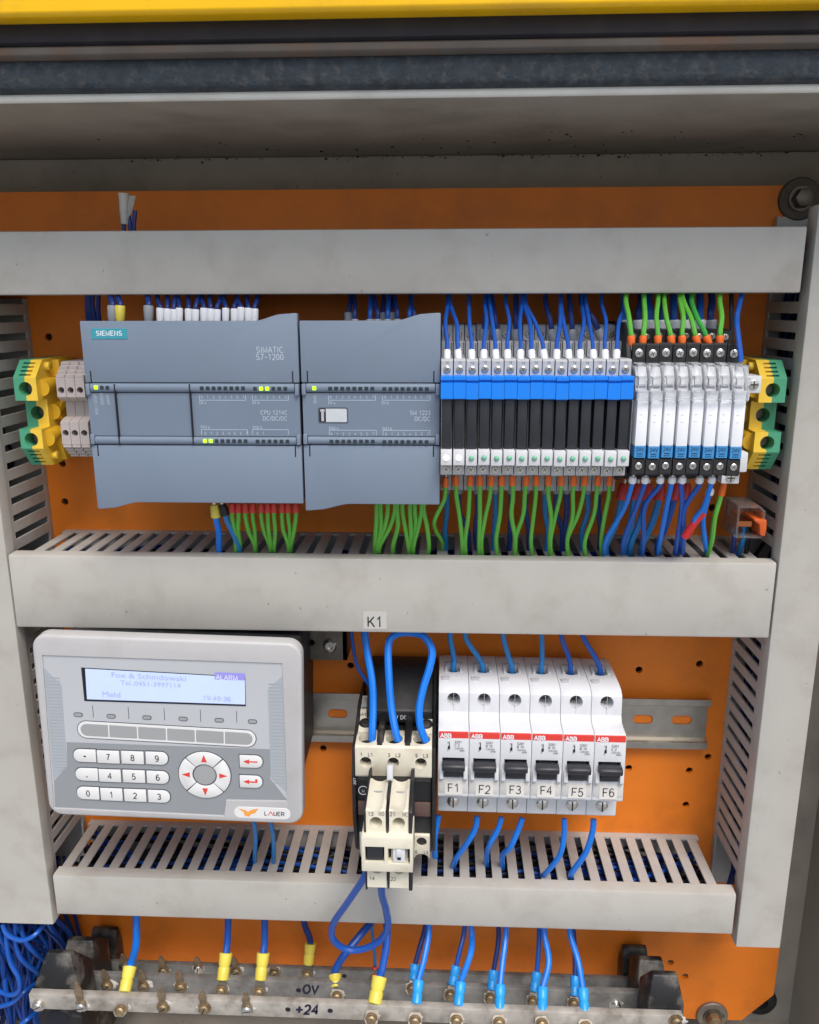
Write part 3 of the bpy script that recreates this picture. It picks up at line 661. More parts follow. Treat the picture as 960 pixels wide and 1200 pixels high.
# ------------------------------------------------------------------ eight white relays on black sockets
QP = 6.62; QX0 = 168.3
def make_wrelay():
    x = QX0; w_ = 3.1
    r = thing('white_relay', (x, 8, -36), '', 'relay', 'white relays on black sockets')
    sp_ = [(8, 43), (44, 43), (45, 42), (60, 41), (60, 35.2), (74.2, 35.2), (75, 34.4), (75, 25), (72, 24), (72, -19.5), (89, -19.9), (89.5, -20.4), (89.5, -27.4), (88, -28.6), (80, -29.5), (74, -30.5), (60, -31), (60, -36), (8, -36)]
    so_ = MB().prism(sp_, x-w_, x+w_, 'X').build('socket', BLACK, r)
    for z, d, rr in ((30.4, 75, 2.0), (37.8, 60, 1.7), (-23.8, 89.5, 1.75)): cross_screw(r, x, d, z, rr)
    MB().box(x-2.5, x+2.9, 60, 90, -13.7, 9.5).build('relay_case', WHITER, r, bevel=.3)
    m = MB()
    for z in (1.5, -2): m.box(x-1.2, x+.2, 89.9, 90.05, z, z+.25)
    m.build('case_mark', LGREY, r)
    lv = [(70, 8.2), (90.5, 8.2), (93, 9.5), (93, 13.0), (90.6, 13.6), (90.6, 16), (92.4, 16.6), (92.2, 19.6), (88.8, 20.4), (88.2, 25.5), (76, 26)]
    MB().prism(lv, x-3.05, x+3.05, 'X').build('retaining_lever', CLEAR, r)
    MB().prism([(72, 9.6), (89.6, 9.6), (89.6, 12.6), (86, 13), (84, 16), (84, 20), (80, 24), (72, 24)], x-2.3, x+2.5, 'X').build('lever_core', WHITER, r, bevel=.3, seg=1)
    MB().box(x-1.6, x+1.7, 83.5, 85.2, 14.2, 15.4).build('core_slot', FG, r)
    MB().box(x-1.6, x+1.7, 80, 84.3, 19.0, 20.0).build('core_slot', FG, r)
    lb = MB().box(x-2.6, x+2.9, 80, 90.3, -19.6, -13.75).build('coil_label', BLUEL, r, bevel=.15, seg=1)
    m = MB().text('24V', (x+.1, 90.42, -16.3), 1.9, 'C', sx=1.0).box(x-1.3, x+1.5, 90.2, 90.42, -17.7, -17.3)
    for k in range(3): m.box(x-1.3+k*1.02, x-1.3+k*1.02+.7, 90.2, 90.42, -18.8, -18.4)
    m.build('lettering', PRINTK, lb)
    return r
wrelay = make_wrelay(); index_kids(wrelay)
for i in range(8):
    o = wrelay if i == 0 else copy_tree(wrelay)
    o.location.x = (QX0+QP*i)*S; o.location.y -= [0, .4, -.2, .3, 0, .5, -.1, .2][i]*S; o.location.z += [0, -.2, .2, 0, .25, -.1, .1, -.2][i]*S
    o['label'] = ('white relay with clear lever and 24V label, next to the slim black relays' if i == 0 else
                  'white relay with clear lever and 24V label, rightmost beside the end bracket' if i == 7 else
                  f'white relay with clear lever and 24V label, {ORDS[i]} from the left')
# black end plate left of the white relays, end bracket right
x = QX0-4.3
tag(MB().prism([(8, 45), (58, 45), (72, 36), (76, 24), (74, -20), (82, -22), (82, -30), (60, -37), (8, -38)], x-1.6, x+.8, 'X').build('end_plate', BLACK, bevel=.3), 'thin black partition plate between the black and white relays', 'partition plate')
tag(MB().prism([(82, 8), (82, -19), (70, -19), (70, 8)], x+1.0, x+1.5, 'X').build('end_plate', WHITE), 'thin white side sheet left of the first white relay', 'partition plate')
ex = QX0+QP*7+4.2
br = thing('end_bracket', (ex+2.5, 8, -36), 'white end bracket with two screws beside the right earth terminal', 'end bracket')
MB().prism([(8, 38), (40, 38), (62, 24), (62, 10), (52, 4), (52, -18), (62, -22), (64, -34), (8, -36)], ex, ex+3.4, 'X').build('black_side', BLACK, br, bevel=.3)
a, b = at(873, 461, 66), at(893.5, 440.5, 66)
MB().box(a[0], b[0], 50, 66, a[2], b[2]).build('upper_clamp', WHITE, br, bevel=.6)
a2, b2 = at(845, 567, 66), at(867.5, 553, 66)
MB().box(a2[0], b2[0], 48, 66, a2[2], b2[2]).build('lower_clamp', WHITE, br, bevel=.6)
MB().box(a2[0]+5, b2[0]+2, 52, 70, b2[2]+.5, b2[2]+11).build('clamp_neck', WHITE, br, bevel=.8)
for a_, b_ in ((a, b), (a2, b2)):
    m = MB(); c_ = ((a_[0]+b_[0])/2, 66, (a_[2]+b_[2])/2); screw_head(m, c_, (0, 1, 0), 2.5); q = m.build('clamp_screw', NICKEL, br)
    MB().box(c_[0]-1.9, c_[0]+1.9, 66.6, 66.85, c_[2]-.3, c_[2]+.3).box(c_[0]-.3, c_[0]+.3, 66.6, 66.86, c_[2]-1.9, c_[2]+1.9).build('screw_slot', PRINTK, q)

# ------------------------------------------------------------------ wires of the upper row
ux = lambda v: 480+v/3.43
fx = [151, 195, 250, 299, 346, 394, 446, 491, 539, 592, 639, 686, 738, 786, 833]
txs = [152, 160, 240, 308, 318, 384, 452, 462, 468, 612, 606, 692, 708, 768, 862]
for i, (f, t) in enumerate(zip(fx, txs)):
    mid = f+(t-f)*.42+((-6, 8)[i % 2]); 
    wire([(ux(f), 412.5, 74), (ux(f+(t-f)*.08), 400, 72), (ux(mid), 378, 66), (ux(t), 356, 52), (ux(t), 338, 42)], 1.12, WBLUE,
         f'blue wire with white sleeve, {ORDS[i]} from the left above the blue clips', 'blue wires into the slim black relays', FW, 5.6, 1.75)
for i, (f, t) in enumerate(((348, 330), (428, 430), (572, 545), (760, 690), (300, 312), (655, 640))):
    wire([(ux(f), 388, 50), (ux(f+(t-f)*.3), 374, 50), (ux(t), 355, 46), (ux(t), 338, 40)], 1.5, WDARK,
         f'dark blue wire with grey sleeve, {ORDS[i]} of those on the rear relay terminals', 'rear blue relay wires', FG, 6, 2.4)
# green below the slim relays
gx = [143, 186, 243, 283, 327, 370, 415, 467, 509, 558, 609, 659, 703, 756, 804]
ex_ = [128, 214, 223, 282, 287, 352, 422, 428, 492, 563, 571, 634, 641, 704, 770]
for i, (f, t) in enumerate(zip(gx, ex_)):
    if i == 0: P = [(ux(143), 568, 66), (ux(140), 585, 64), (ux(98), 607, 58), (ux(105), 620, 52), (ux(130), 634, 44), (ux(131), 648, 36)]
    else: P = [(ux(f), 567, 66), (ux(f+(t-f)*.1), 582, 66), (ux(f+(t-f)*.35+(4 if i % 2 else -5)), 604, 62), (ux(t), 632, 54), (ux(t), 652, 46)]
    wire(P, 1.25, WGREEN, f'green wire with orange sleeve, {ORDS[i]} from the left under the slim relays', 'green wires under the slim black relays', FO, 4.6, 1.7)
for i, (f, t) in enumerate(((150, 146), (200, 232), (272, 268), (345, 340), (408, 404), (468, 478), (545, 552), (590, 612), (632, 630), (716, 690), (760, 765))):
    wire([(ux(f), 576, 44), (ux(f), 600, 42), (ux(t), 622, 40), (ux(t), 645, 36)], 1.55, WDARK if i % 3 else WTEAL,
         f'blue wire hanging behind the green ones, {ORDS[i]} from the left', 'blue wires behind the green ones', FG, 3, 2.0)
# white relays, top
vx = lambda v: 720+v/5.333
for i, (f, t, m2) in enumerate(((105, 80, 95), (180, 196, 195), (272, 270, 268), (353, 305, 330), (424, 408, 425), (510, 425, 470), (577, 492, 515), (661, 660, 665))):
    wire([(vx(f), 395.5, 72), (vx(f+(m2-f)*.25), 388, 72), (vx(m2), 372, 68), (vx(t), 352, 58), (vx(t), 336, 48)], 1.35, WGREEN if i != 6 else mat('wire_mid_green', (52, 158, 60), .38),
         f'green wire with orange sleeve, {ORDS[i]} from the left above the white relays', 'green wires into the white relays', FO, 4.4, 1.85)
for i, f in enumerate((62, 152, 222, 300, 372, 440, 535, 603)):
    wire([(vx(f), 377, 48), (vx(f), 366, 48), (vx(f+(10 if i % 2 else -4)), 352, 44), (vx(f), 336, 38)], 2.0, WDARK if i % 2 else WBLUE,
         f'thick blue wire with pale sleeve behind the green ones, {ORDS[i]} from the left', 'thick blue wires behind the white relays', FG if i in (0, 7) else FW, 5.5, 3.0)
wire([(868.3, 424, 84), (867.5, 412, 82), (863.6, 378, 74), (866, 360, 62), (871.5, 338, 48)], 1.35, WBLUE, 'single blue wire dropping onto the rightmost white relay', 'blue wires')
wire([(858, 400, 58), (857.5, 370, 54), (857, 338, 48)], 1.3, WBLACK, 'black wire beside the rightmost green wire', 'black wires')
# white relays, bottom
kx = lambda v: 700+v/3.636
ky = lambda v: 330+v/3.636
for i, (f, m1, t) in enumerate(((150, 110, 30), (203, 163, 108), (268, 205, 192), (318, 297, 262), (362, 357, 334), (435, 376, 362), (487, 445, 410))):
    P = [(kx(f), 563.5, 82), (kx(f-4), 570, 81), (kx(m1), ky(965), 72), (kx(t+(8 if i < 6 else 0)), ky(1090), 60), (kx(t), ky(1160), 48)]
    if i == 6: P = [(kx(487), 563.5, 82), (kx(480), 572, 81), (kx(452), ky(960), 76), (kx(424), ky(1010), 72), (kx(408), ky(1035), 70)]
    wire(P, 1.38, WBLUE if i % 3 else WBRIGHT, f'blue wire with white sleeve, {ORDS[i]} from the left under the white relays', 'blue wires under the white relays', FW, 2.6, 1.9)
tag(MB().tube(wp([(kx(452), ky(985), 70), (kx(420), ky(1020), 70), (kx(372), ky(1090), 68)]), 2.1, 10, 4).build('insulating_sleeve', WRED), 'short red insulating sleeve hanging under the white relays', 'sleeve')
for i, (f, t) in enumerate(((103, 42), (160, 116), (206, 142), (262, 196), (325, 262), (370, 346))):
    wire([(kx(f), ky(925), 50), (kx(f-6), ky(960), 51), (kx((f+t)/2), ky(1040), 52), (kx(t), ky(1120), 48), (kx(t-5), ky(1175), 40)], 1.9, WTEAL if i < 4 else WBLUE,
         f'bright blue wire with red sleeve, {ORDS[i]} from the left behind the white relay wires', 'blue wires with red sleeves', FR, 8.5, 2.9)
wire([(kx(478), ky(902), 58), (kx(470), ky(930), 58), (kx(448), ky(1010), 56), (kx(462), ky(1110), 50), (kx(470), ky(1160), 42)], 1.5, WBRIGHT, 'vivid blue wire with white sleeve left of the lone green wire', 'blue wires', FW, 3, 2.1)
wire([(kx(528), ky(905), 58), (kx(522), ky(930), 58), (kx(503), ky(1010), 56), (kx(485), ky(1105), 50), (kx(474), ky(1160), 44)], 1.5, WGREEN, 'lone green wire below the end bracket', 'green wires', FO, 7, 1.9)
# controller tops
cxp = lambda v: 90+v/4.174
for i, v in enumerate((408, 443, 475, 502, 547, 582, 622, 655, 687, 729, 771, 803, 839, 871)):
    jx = ((i*37) % 11-5)*.9
    wire([(cxp(v), 363+(i % 3)*.8-(2.5 if i == 11 else 0), 60), (cxp(v), 359, 60), (cxp(v)+jx*.6, 351, 56), (cxp(v)+jx, 337, 46)], 1.25, WDARK,
         f'blue wire with white sleeve, {ORDS[i]} from the left on top of the large controller', 'blue wires on top of the large controller', FW, 7.5, 1.85)
for v, fm, lb in ((175, FG, 'blue wire with grey sleeve at the upper left of the large controller'), (213, FY, 'blue wire with yellow sleeve on top of the large controller'), (352, FG, 'blue wire with grey sleeve right of the yellow sleeve')):
    wire([(cxp(v), 360, 60), (cxp(v), 356, 60), (cxp(v)-2, 348, 56), (cxp(v)-3, 336, 46)], 1.7, WDARK, lb, 'blue wires on top of the large controller', fm, 7.5, 2.5)
for i, v in enumerate((45, 62, 80, 100)):
    wire([(cxp(v)+6, 384, 24), (cxp(v)+2, 372, 30), (cxp(v), 352, 38), (cxp(v)+2, 336, 40)], 1.4, WDARK, f'dark blue wire behind the controller corner, {ORDS[i]} from the left', 'dark wires behind the controller')
sx = lambda v: 240+v/3.2
for i, (v, t) in enumerate(((562, 556), (620, 628), (648, 630), (686, 688), (722, 706), (768, 774), (785, 768))):
    wire([(sx(v), 376, 52), (sx(v), 366, 52), (sx((v+t)/2), 354, 48), (sx(t), 336, 42)], 1.25, WBLUE if i % 2 else WDARK, f'blue wire on top of the input output module, {ORDS[i]} from the left', 'blue wires on the input output module', FG, 4, 2.1)
for i, v in enumerate((540, 668, 700)):
    wire([(sx(v), 368, 46), (sx(v), 364, 46), (sx(v)+1, 352, 44), (sx(v)+2, 336, 40)], 1.25, WDARK, f'dark wire with grey sleeve behind the module, {ORDS[i]} from the left', 'dark wires behind the module', FG, 7, 2.3)
# controller bottoms
wire([(sx(42), 604.5, 60), (sx(45), 612, 60), (sx(50), 625, 58), (sx(58), 643, 50), (sx(60), 655, 42)], 1.9, WBRIGHT, 'blue wire with yellow sleeve under the large controller', 'blue wires under the large controller', FY, 6.5, 2.6)
wire([(sx(76), 602, 60), (sx(84), 611, 60), (sx(108), 626, 58), (sx(124), 643, 50), (sx(126), 655, 42)], 1.7, WTEAL, 'blue wire with black sleeve under the large controller', 'blue wires under the large controller', FK, 5.5, 2.4)
for i, (f, t) in enumerate(((103, 120), (127, 129), (153, 184), (180, 190), (212, 244), (237, 250), (260, 258), (290, 314), (313, 320), (342, 324))):
    wire([(sx(f), 598.5, 60), (sx(f), 606, 60), (sx(f+(t-f)*.4), 622, 58), (sx(t), 640, 51), (sx(t), 655, 42)], 1.25, WGREEN, f'green wire with orange sleeve, {ORDS[i]} from the left under the large controller', 'green wires under the large controller', FR, 4.5, 1.8)
for i, (f, t) in enumerate(((645, 640), (660, 644), (686, 648), (712, 655), (722, 708), (742, 764), (770, 768), (788, 774), (812, 780), (822, 838))):
    wire([(sx(f), 588, 60), (sx(f), 600, 60), (sx(f+(t-f)*.35+4), 618, 58), (sx(t), 640, 51), (sx(t), 655, 42)], 1.3, WGREEN, f'green wire under the input output module, {ORDS[i]} from the left', 'green wires under the input output module')

# sleeve sticking out above the upper duct
r = thing('wire_sleeve_tag', at(148, 266, 30), 'crumpled pale sleeve on blue wires sticking up above the upper duct', 'wire tag')
a = at(140, 258, 40)
TAGM = mat('pale_sleeve', (196, 194, 188), .5, var=.1, vs_=200)
MB().cone((a[0]+2.4, 39, a[2]-2), (a[0]+3.4, 39.5, a[2]+13.5), 2.1, 2.9, 12, caps=False).cone((a[0]+2.4, 39, a[2]-2), (a[0]+3.4, 39.5, a[2]+13.5), 1.7, 2.5, 12, caps=False).build('sleeve', TAGM, r)
MB().add([(a[0]+4.6, 41, a[2]+1), (a[0]+6.2, 39, a[2]+3), (a[0]+9.4, 38.4, a[2]+12.4), (a[0]+6.4, 40.6, a[2]+12.0), (a[0]+4.6, 40.4, a[2]+1), (a[0]+6.2, 38.4, a[2]+3), (a[0]+9.4, 37.8, a[2]+12.4), (a[0]+6.4, 40, a[2]+12.0)], [(0, 1, 2, 3), (7, 6, 5, 4), (0, 4, 5, 1), (1, 5, 6, 2), (2, 6, 7, 3), (3, 7, 4, 0)]).build('sleeve_flap', TAGM, r)
for dx, k in ((1.5, 3), (5, -2), (7, 4)): MB().tube([(a[0]+dx, 37, a[2]-14), (a[0]+dx, 38.5, a[2]-4), (a[0]+dx+k*.3, 38, a[2]+5)], 1.2, 8, 4).build('wire', WDARK, r)

# lever connector
c0 = at(857, 630, 46); c1 = at(893, 588, 46)
r = thing('lever_connector', (c0[0]+8, 30, c0[2]), 'clear splicing connector with orange lever in front of the right duct', 'connector')
w0 = c0[0]; w1 = w0+15; z0, z1 = c0[2]+1.5, c1[2]-1
MB().sheet([(w0, z0), (w1, z0), (w1, z1-3), (w1-3, z1), (w0, z1)], [[(w0+1.2, z0+1.2), (w1-1.2, z0+1.2), (w1-1.2, z1-3.6), (w1-3.6, z1-1.2), (w0+1.2, z1-1.2)]], 30, 52).build('case', CLEARD, r, bevel=.3)
MB().box(w0+1.3, w1-1.3, 31, 34, z0+1.3, z1-3).build('case_back', CLEARD, r)
MB().box(w0+1.5, w1-6, 34, 50, z0+6, z0+9).build('copper_bar', mat('copper', (196, 120, 76), .3, 1), r)
MB().prism([(w1-6, z1-7), (w1+.8, z1-7.5), (w1+1.2, z1-13), (w1+.6, z0+1), (w1-2.2, z0+2), (w1-3, z0+8), (w1-6, z0+10)], 36, 53, 'D').build('lever', ORLEV, r, bevel=.6)
for i, (x_, m_) in enumerate(((w0+3.5, WDARK), (w0+8.5, WTEAL), (w0+11, WBLACK))):
    wire([Wd(x_, 40, z0+4), Wd(x_+.4, 40, z0-4), Wd(x_+1, 36, z0-14), Wd(x_+1.5, 28, -96)], 1.5, m_, ('dark blue', 'sky blue', 'black')[i]+' wire leaving the clear splicing connector downwards', 'wires of the splicing connector')

# ------------------------------------------------------------------ circuit breakers
BX0, BP = 70.1, 17.5
def make_breaker():
    x0, x1 = BX0+.12, BX0+BP-.12; xm = (x0+x1)/2
    r = thing('circuit_breaker', (xm, 8, -240), '', 'circuit breaker', 'row of white circuit breakers')
    prof = [(8, -163), (14, -160), (22, -159.4), (50, -159.4), (56, -160), (60, -162.6), (60.6, -166), (61, -174), (63, -177), (67.5, -178), (73.5, -178.2), (75.5, -179.2), (76.6, -184), (76.9, -200), (77, -218.6), (76.2, -219.8), (62.6, -220.2), (62.4, -238.2), (61, -239.4), (8, -239.4)]
    cs = [MB().cone((xm, 46, -166.4), (xm, 70, -166.4), 3.6, 3.9, 22),
          MB().cone((xm, 36, -175), (xm, 36, -150), 4.0, 4.0, 20),
          MB().box(xm-6.3, xm+6.3, 66, 90, -206.8, -194.4)]
    put('body', cut(MB().prism(prof, x0, x1, 'X'), cs, org=ORG[r.name], bevel=.35), WHITE, r)
    m = MB(); screw_head(m, (xm, 50.5, -166.6), (0, 1, 0), 3.4); q = m.build('terminal_screw', DSTEEL, r)
    MB().box(xm-2.8, xm+2.8, 51.0, 51.36, -167.2, -166.0).build('screw_slot', PRINTK, q)
    m = MB().lathe((xm+.3, 62.4, -231.5), (0, 1, 0), [(0, 3.6), (.9, 3.4), (1.8, 2.4), (2.2, 1)], 18); q = m.build('terminal_screw', NICKEL, r)
    MB().box(xm-.1, xm+.7, 63.9, 64.75, -234.4, -228.6).build('screw_slot', PRINTK, q)
    MB().cone((xm, 36, -174), (xm, 36, -161.6), 3.7, 3.7, 16).build('clamp_cage_shade', BLACKR, r)  # black fill for the cage, standing in for shade in the entry hole
    MB().prism([(xm-5.2, 28), (xm+5.2, 28), (xm+5.2, 40), (xm+3.7, 40), (xm+3.7, 31), (xm-3.7, 31), (xm-3.7, 40), (xm-5.2, 40)], -164, -157.8, 'Z').build('clamp_collar', LGREY, r, bevel=.4)
    MB().prism([(x0+1, 46), (x0+6.6, 46), (x0+5.8, 50.5), (x0+1.8, 50.5)], -159.5, -158.7, 'Z').build('top_catch', LGREY, r, bevel=.2)
    MB().box(xm-.12, xm+.12, 60.3, 61.05, -174, -162.8).build('seam', LGREY, r)
    MB().box(x0+.35, x1-.35, 74, 76.35, -182.4, -178.95).build('red_band', RED, r)
    m = MB().text('ABB', (x0+1.2, 76.5, -182.1), 2.6, 'L', sx=1.1, wt=.22).build('band_lettering', PRINTW, r)
    m = MB().text('1', (xm-3.2, 77.0, -185.6), 1.4, 'C').text('2', (xm-3.2, 77.0, -190.0), 1.2, 'C').text('S201', (xm+.6, 77.0, -185.2), 1.5, 'L').text('~230/400', (xm+.4, 77.05, -188.9), 1.0, 'L').text('6000', (xm+3.5, 77.05, -190.3), 1.0, 'L')
    m.box(xm-2.6, xm-2.2, 76.7, 76.98, -187.4, -184.4).box(xm-3.2, xm-2.0, 76.7, 76.98, -189.0, -187.2)
    m.build('small_print', PRINTK, r)
    # toggle in its white cheeks
    MB().prism([(68, -195.6), (79, -195.9), (80.6, -199), (79.6, -204.8), (68, -206)], xm-4.6, xm+4.6, 'X').build('toggle', BLACKR, r, bevel=.4)
    MB().prism([(78, -195.2), (82, -195.4), (83.5, -196.4), (83.8, -198), (82.8, -199.6), (78, -200)], xm-6.4, xm+6.4, 'X').build('toggle_bar', BLACKR, r, bevel=.5)
    for xa in (xm-7.9, xm+5.7): MB().prism([(74, -199.8), (79.4, -200.2), (80.2, -206), (78.5, -207.8), (74, -207.8)], xa, xa+2.2, 'X').build('toggle_cheek', WHITE, r, bevel=.4)
    MB().box(x0+.5, x1-.5, 74, 77.35, -216.4, -208.6).build('label_carrier', mat('clear_carrier', (206, 204, 199), .25, var=.04), r, bevel=.25)
    MB().box(xm-4.8, xm+5.2, 77.3, 77.5, -217.6, -209.2).build('label_tape', STICKF, r)
    return r
brk = make_breaker(); index_kids(brk)
typ = ['C 2', 'B 10', 'B 10', 'B 10', 'B 10', 'C 2']
for i in range(6):
    o = brk if i == 0 else copy_tree(brk)
    o.location.x = (BX0+BP*(i+.5))*S; o.location.z = (-240-.12*i)*S
    o['label'] = f'white single pole circuit breaker with black toggle marked F{i+1}'
    MB().text(f'F{i+1}', (BX0+BP*(i+.5)+.3, 77.65, -216.0+(.25, -.2, .1, .3, -.3, 0)[i]), 5.3, 'C', u=(1, 0, (.02, -.03, .015, .03, -.02, .01)[i]), v=((-.02, .03, -.015, -.03, .02, -.01)[i], 0, 1), wt=.11).build('lettering', PRINTK, o, org=(BX0+BP*(i+.5), 8, -240))
    MB().text(typ[i], (BX0+BP*(i+.5)+.6, 77.05, -187.2), 1.5, 'L').build('rating_print', PRINTK, o, org=(BX0+BP*(i+.5), 8, -240))
nx = lambda v: 490+v/3.53
ny = lambda v: 720+v/3.53
for i, (t, m2, f) in enumerate(((135, 146, 148), (203, 238, 265), (358, 374, 383), (512, 513, 510), (593, 618, 630), (686, 716, 755))):
    xm = BX0+BP*(i+.5)
    wire([Wd(xm, 36, -164), Wd(xm, 36, -157), (nx(m2*.5+f*.5), ny(175), 34), (nx(t), ny(100), 34), (nx(t-3), ny(50), 34)], 1.65, WTEAL if i < 4 else WBLUE,
         f'blue wire entering the top of breaker F{i+1}', 'blue wires into the breakers from above')
for i, pts in enumerate(([(85, 830), (78, 870), (72, 930), (70, 1000)], [(246, 835), (235, 890), (205, 945), (150, 1012), (140, 1050)], [(346, 838), (330, 890), (300, 950), (288, 985), (286, 1040)], [(432, 842), (415, 890), (380, 955), (352, 1000), (348, 1050)], [(604, 845), (605, 900), (585, 990), (530, 1065), (505, 1085)], [(726, 846), (722, 900), (690, 985), (640, 1065), (632, 1090)])):
    ds = [52, 54, 54, 46, 36] if i < 4 else [54, 56, 56, 50, 40]
    wire([(nx(p[0]), ny(p[1]), ds[k]) for k, p in enumerate(pts)], 1.9, WBRIGHT, f'blue wire leaving the bottom of breaker F{i+1}', 'blue wires leaving the breakers')

# ------------------------------------------------------------------ contactor and auxiliary block
ct = thing('contactor', (44.5, 8, -266), 'black and cream contactor with three thick blue wires, left of breaker F1', 'contactor')
X0, X1 = 20.6, 68.9
MB().box(X0+3.5, X1-3.5, 8, 66, -262, -192).build('core', BLACK, ct, bevel=.5)
MB().prism([(8, -163.5), (20, -163.5), (24, -165), (46, -180.5), (47.5, -181.5), (48, -189), (8, -192)], X0+6.2, X1-2.4, 'X').build('coil_hood', BLACK, ct, bevel=.8)
MB().text('V DC', (44.2, 48.15, -186.6), 2.6, 'L').build('lettering', PRINTW, ct)
for xa in (X0, X1-2.2):
    MB().prism([(8, -182 if xa == X0 else -164), (36 if xa == X0 else 22, -182 if xa == X0 else -165), (50, -188), (70, -193), (75, -207), (75, -236), (66, -262), (60, -268), (8, -268)], xa, xa+2.2, 'X').build('side_wall', BLACK, ct, bevel=.4)
# coil terminals A1 / A2
for xa in (X0+2.4, X1-10.2):
    MB().prism([(30, -180.5), (42, -182.6), (46, -183.4), (46, -186), (60, -188.6), (60, -198), (30, -198)], xa, xa+7.8, 'X').build('coil_terminal', CREAM, ct, bevel=.3)
    c_ = (xa+4.0, 52.6, -187.6); n_ = Vector((0, .25, 1)).normalized()
    q = MB().lathe(c_, n_, [(0, 4.0), (1.0, 4.0), (1.2, 3.2), (.5, 3.0)], 20).build('clamp_ring', BLACK, ct)
    MB().lathe(Vector(c_)+n_*.5, n_, [(0, 2.9), (.5, 2.6), (.7, 1.6)], 14).build('coil_screw', DSTEEL, q)
    MB().box(xa+.6, xa+6.4, 33, 44, -181.2, -180.4).build('terminal_slot', HMIF, ct)
MB().text('A1', (X0+3.0, 46.2, -186.0), 2.2, 'L').build('lettering', PRINTK, ct)
# power terminals: cream strip with wire channels
pole = [X0+8.6, X0+24.3, X0+40.0]
cs = []
for x in pole:
    cs.append(MB().cone((x, 68.5, -200), (x, 68.5, -180), 4.6, 5.2, 20))
    cs.append(MB().cone((x-.2, 58, -198.6), (x-.2, 84, -198.6), 3.2, 3.4, 20))
put('terminal_strip', cut(MB().prism([(56, -189.5), (66, -187.6), (75.2, -188.4), (76.4, -189.4), (76.8, -207), (76, -208.2), (56, -208.2)], X0+2.3, X1-2.3, 'X'), cs, org=ORG[ct.name], bevel=.3), CREAM, ct)
for x in pole:
    m = MB(); screw_head(m, (x-.2, 70.5, -198.6), (0, 1, 0), 3.25); m.build('terminal_screw', BLACKR, ct)  # black heads fill the holes, standing in for their shade
for x in (X0+16.4, X0+32.2):
    MB().prism([(48, -183), (56, -184), (72, -187), (73.5, -190), (73.5, -192.5), (48, -192.5)], x-2, x+2, 'X').build('phase_barrier', BLACK, ct, bevel=.5)
    MB().prism([(56, -183.4), (70, -185.8), (75.5, -187.6), (75.5, -188.3), (56, -188.3)], x-1.5, x+1.5, 'X').build('barrier_rib', INSUL, ct, bevel=.4)
m = MB()
for x, (p, q) in zip(pole, (('1', 'L1'), ('3', 'L2'), ('5', 'L3'))): m.text(p, (x-2.6, 76.95, -194.6), 2.2, 'C').text(q, (x+2.6, 76.95, -194.6), 2.2, 'C')
m.build('lettering', PRINTK, ct)
MB().box(X0+2.3, X1-2.3, 60, 72, -226, -208.8).build('mid_front', BLACK, ct, bevel=.5)
MB().box(X0+2.3, X1-2.3, 60, 69, -262, -226.5).build('lower_front', BLACK, ct, bevel=.5)
for xa, xb in ((X0+3, X0+10.2), (X1-12.5, X1-3)):
    MB().box(xa, xb, 64, 72.8, -235.5, -226.8).build('dusty_cover', BROWN, ct, bevel=.3)
    MB().box(xa, xb, 60, 72.9, -212.6, -209.4).build('dusty_ledge', mat('dust_grey', (96, 92, 88), .8, var=.3, vs_=300), ct, bevel=.3)
for xa in (X0+3.4, X1-13):
    me = cut(MB().prism([(50, -249.2), (69.5, -249.2), (70.5, -250), (70.5, -262), (66, -268.5), (50, -268.5)], xa, xa+9.6, 'X'), [MB().cone((xa+4.8, 62, -254.2), (xa+4.8, 76, -254.2), 3.0, 3.2, 18), MB().cone((xa+4.8, 66, -272), (xa+4.8, 66, -262.5), 4.2, 4.0, 18)], org=ORG[ct.name])
    put('lower_terminal', me, CREAM, ct)
    m = MB(); screw_head(m, (xa+4.8, 63, -254.2), (0, 1, 0), 2.7); m.build('terminal_screw', DSTEEL, ct)
MB().text('6', (X1-11.3, 70.65, -262), 2, 'C').text('L3', (X1-5.6, 70.65, -262), 2, 'C').build('lettering', PRINTK, ct)
m = MB().sheet(circ(X0+6.2, -219.6, 2.9, 24), [circ(X0+6.2, -219.6, 2.5, 24)], 72.02, 72.2).text('M', (X0+6.2, 72.15, -221), 2.0, 'C').build('emblem', PRINTW, ct)
MB().text('LIIW', (X0+.9, 75.1, -210), 1.7, 'L', u=(0, 0, -1), v=(1, 0, 0)).build('edge_lettering', PRINTW, ct)

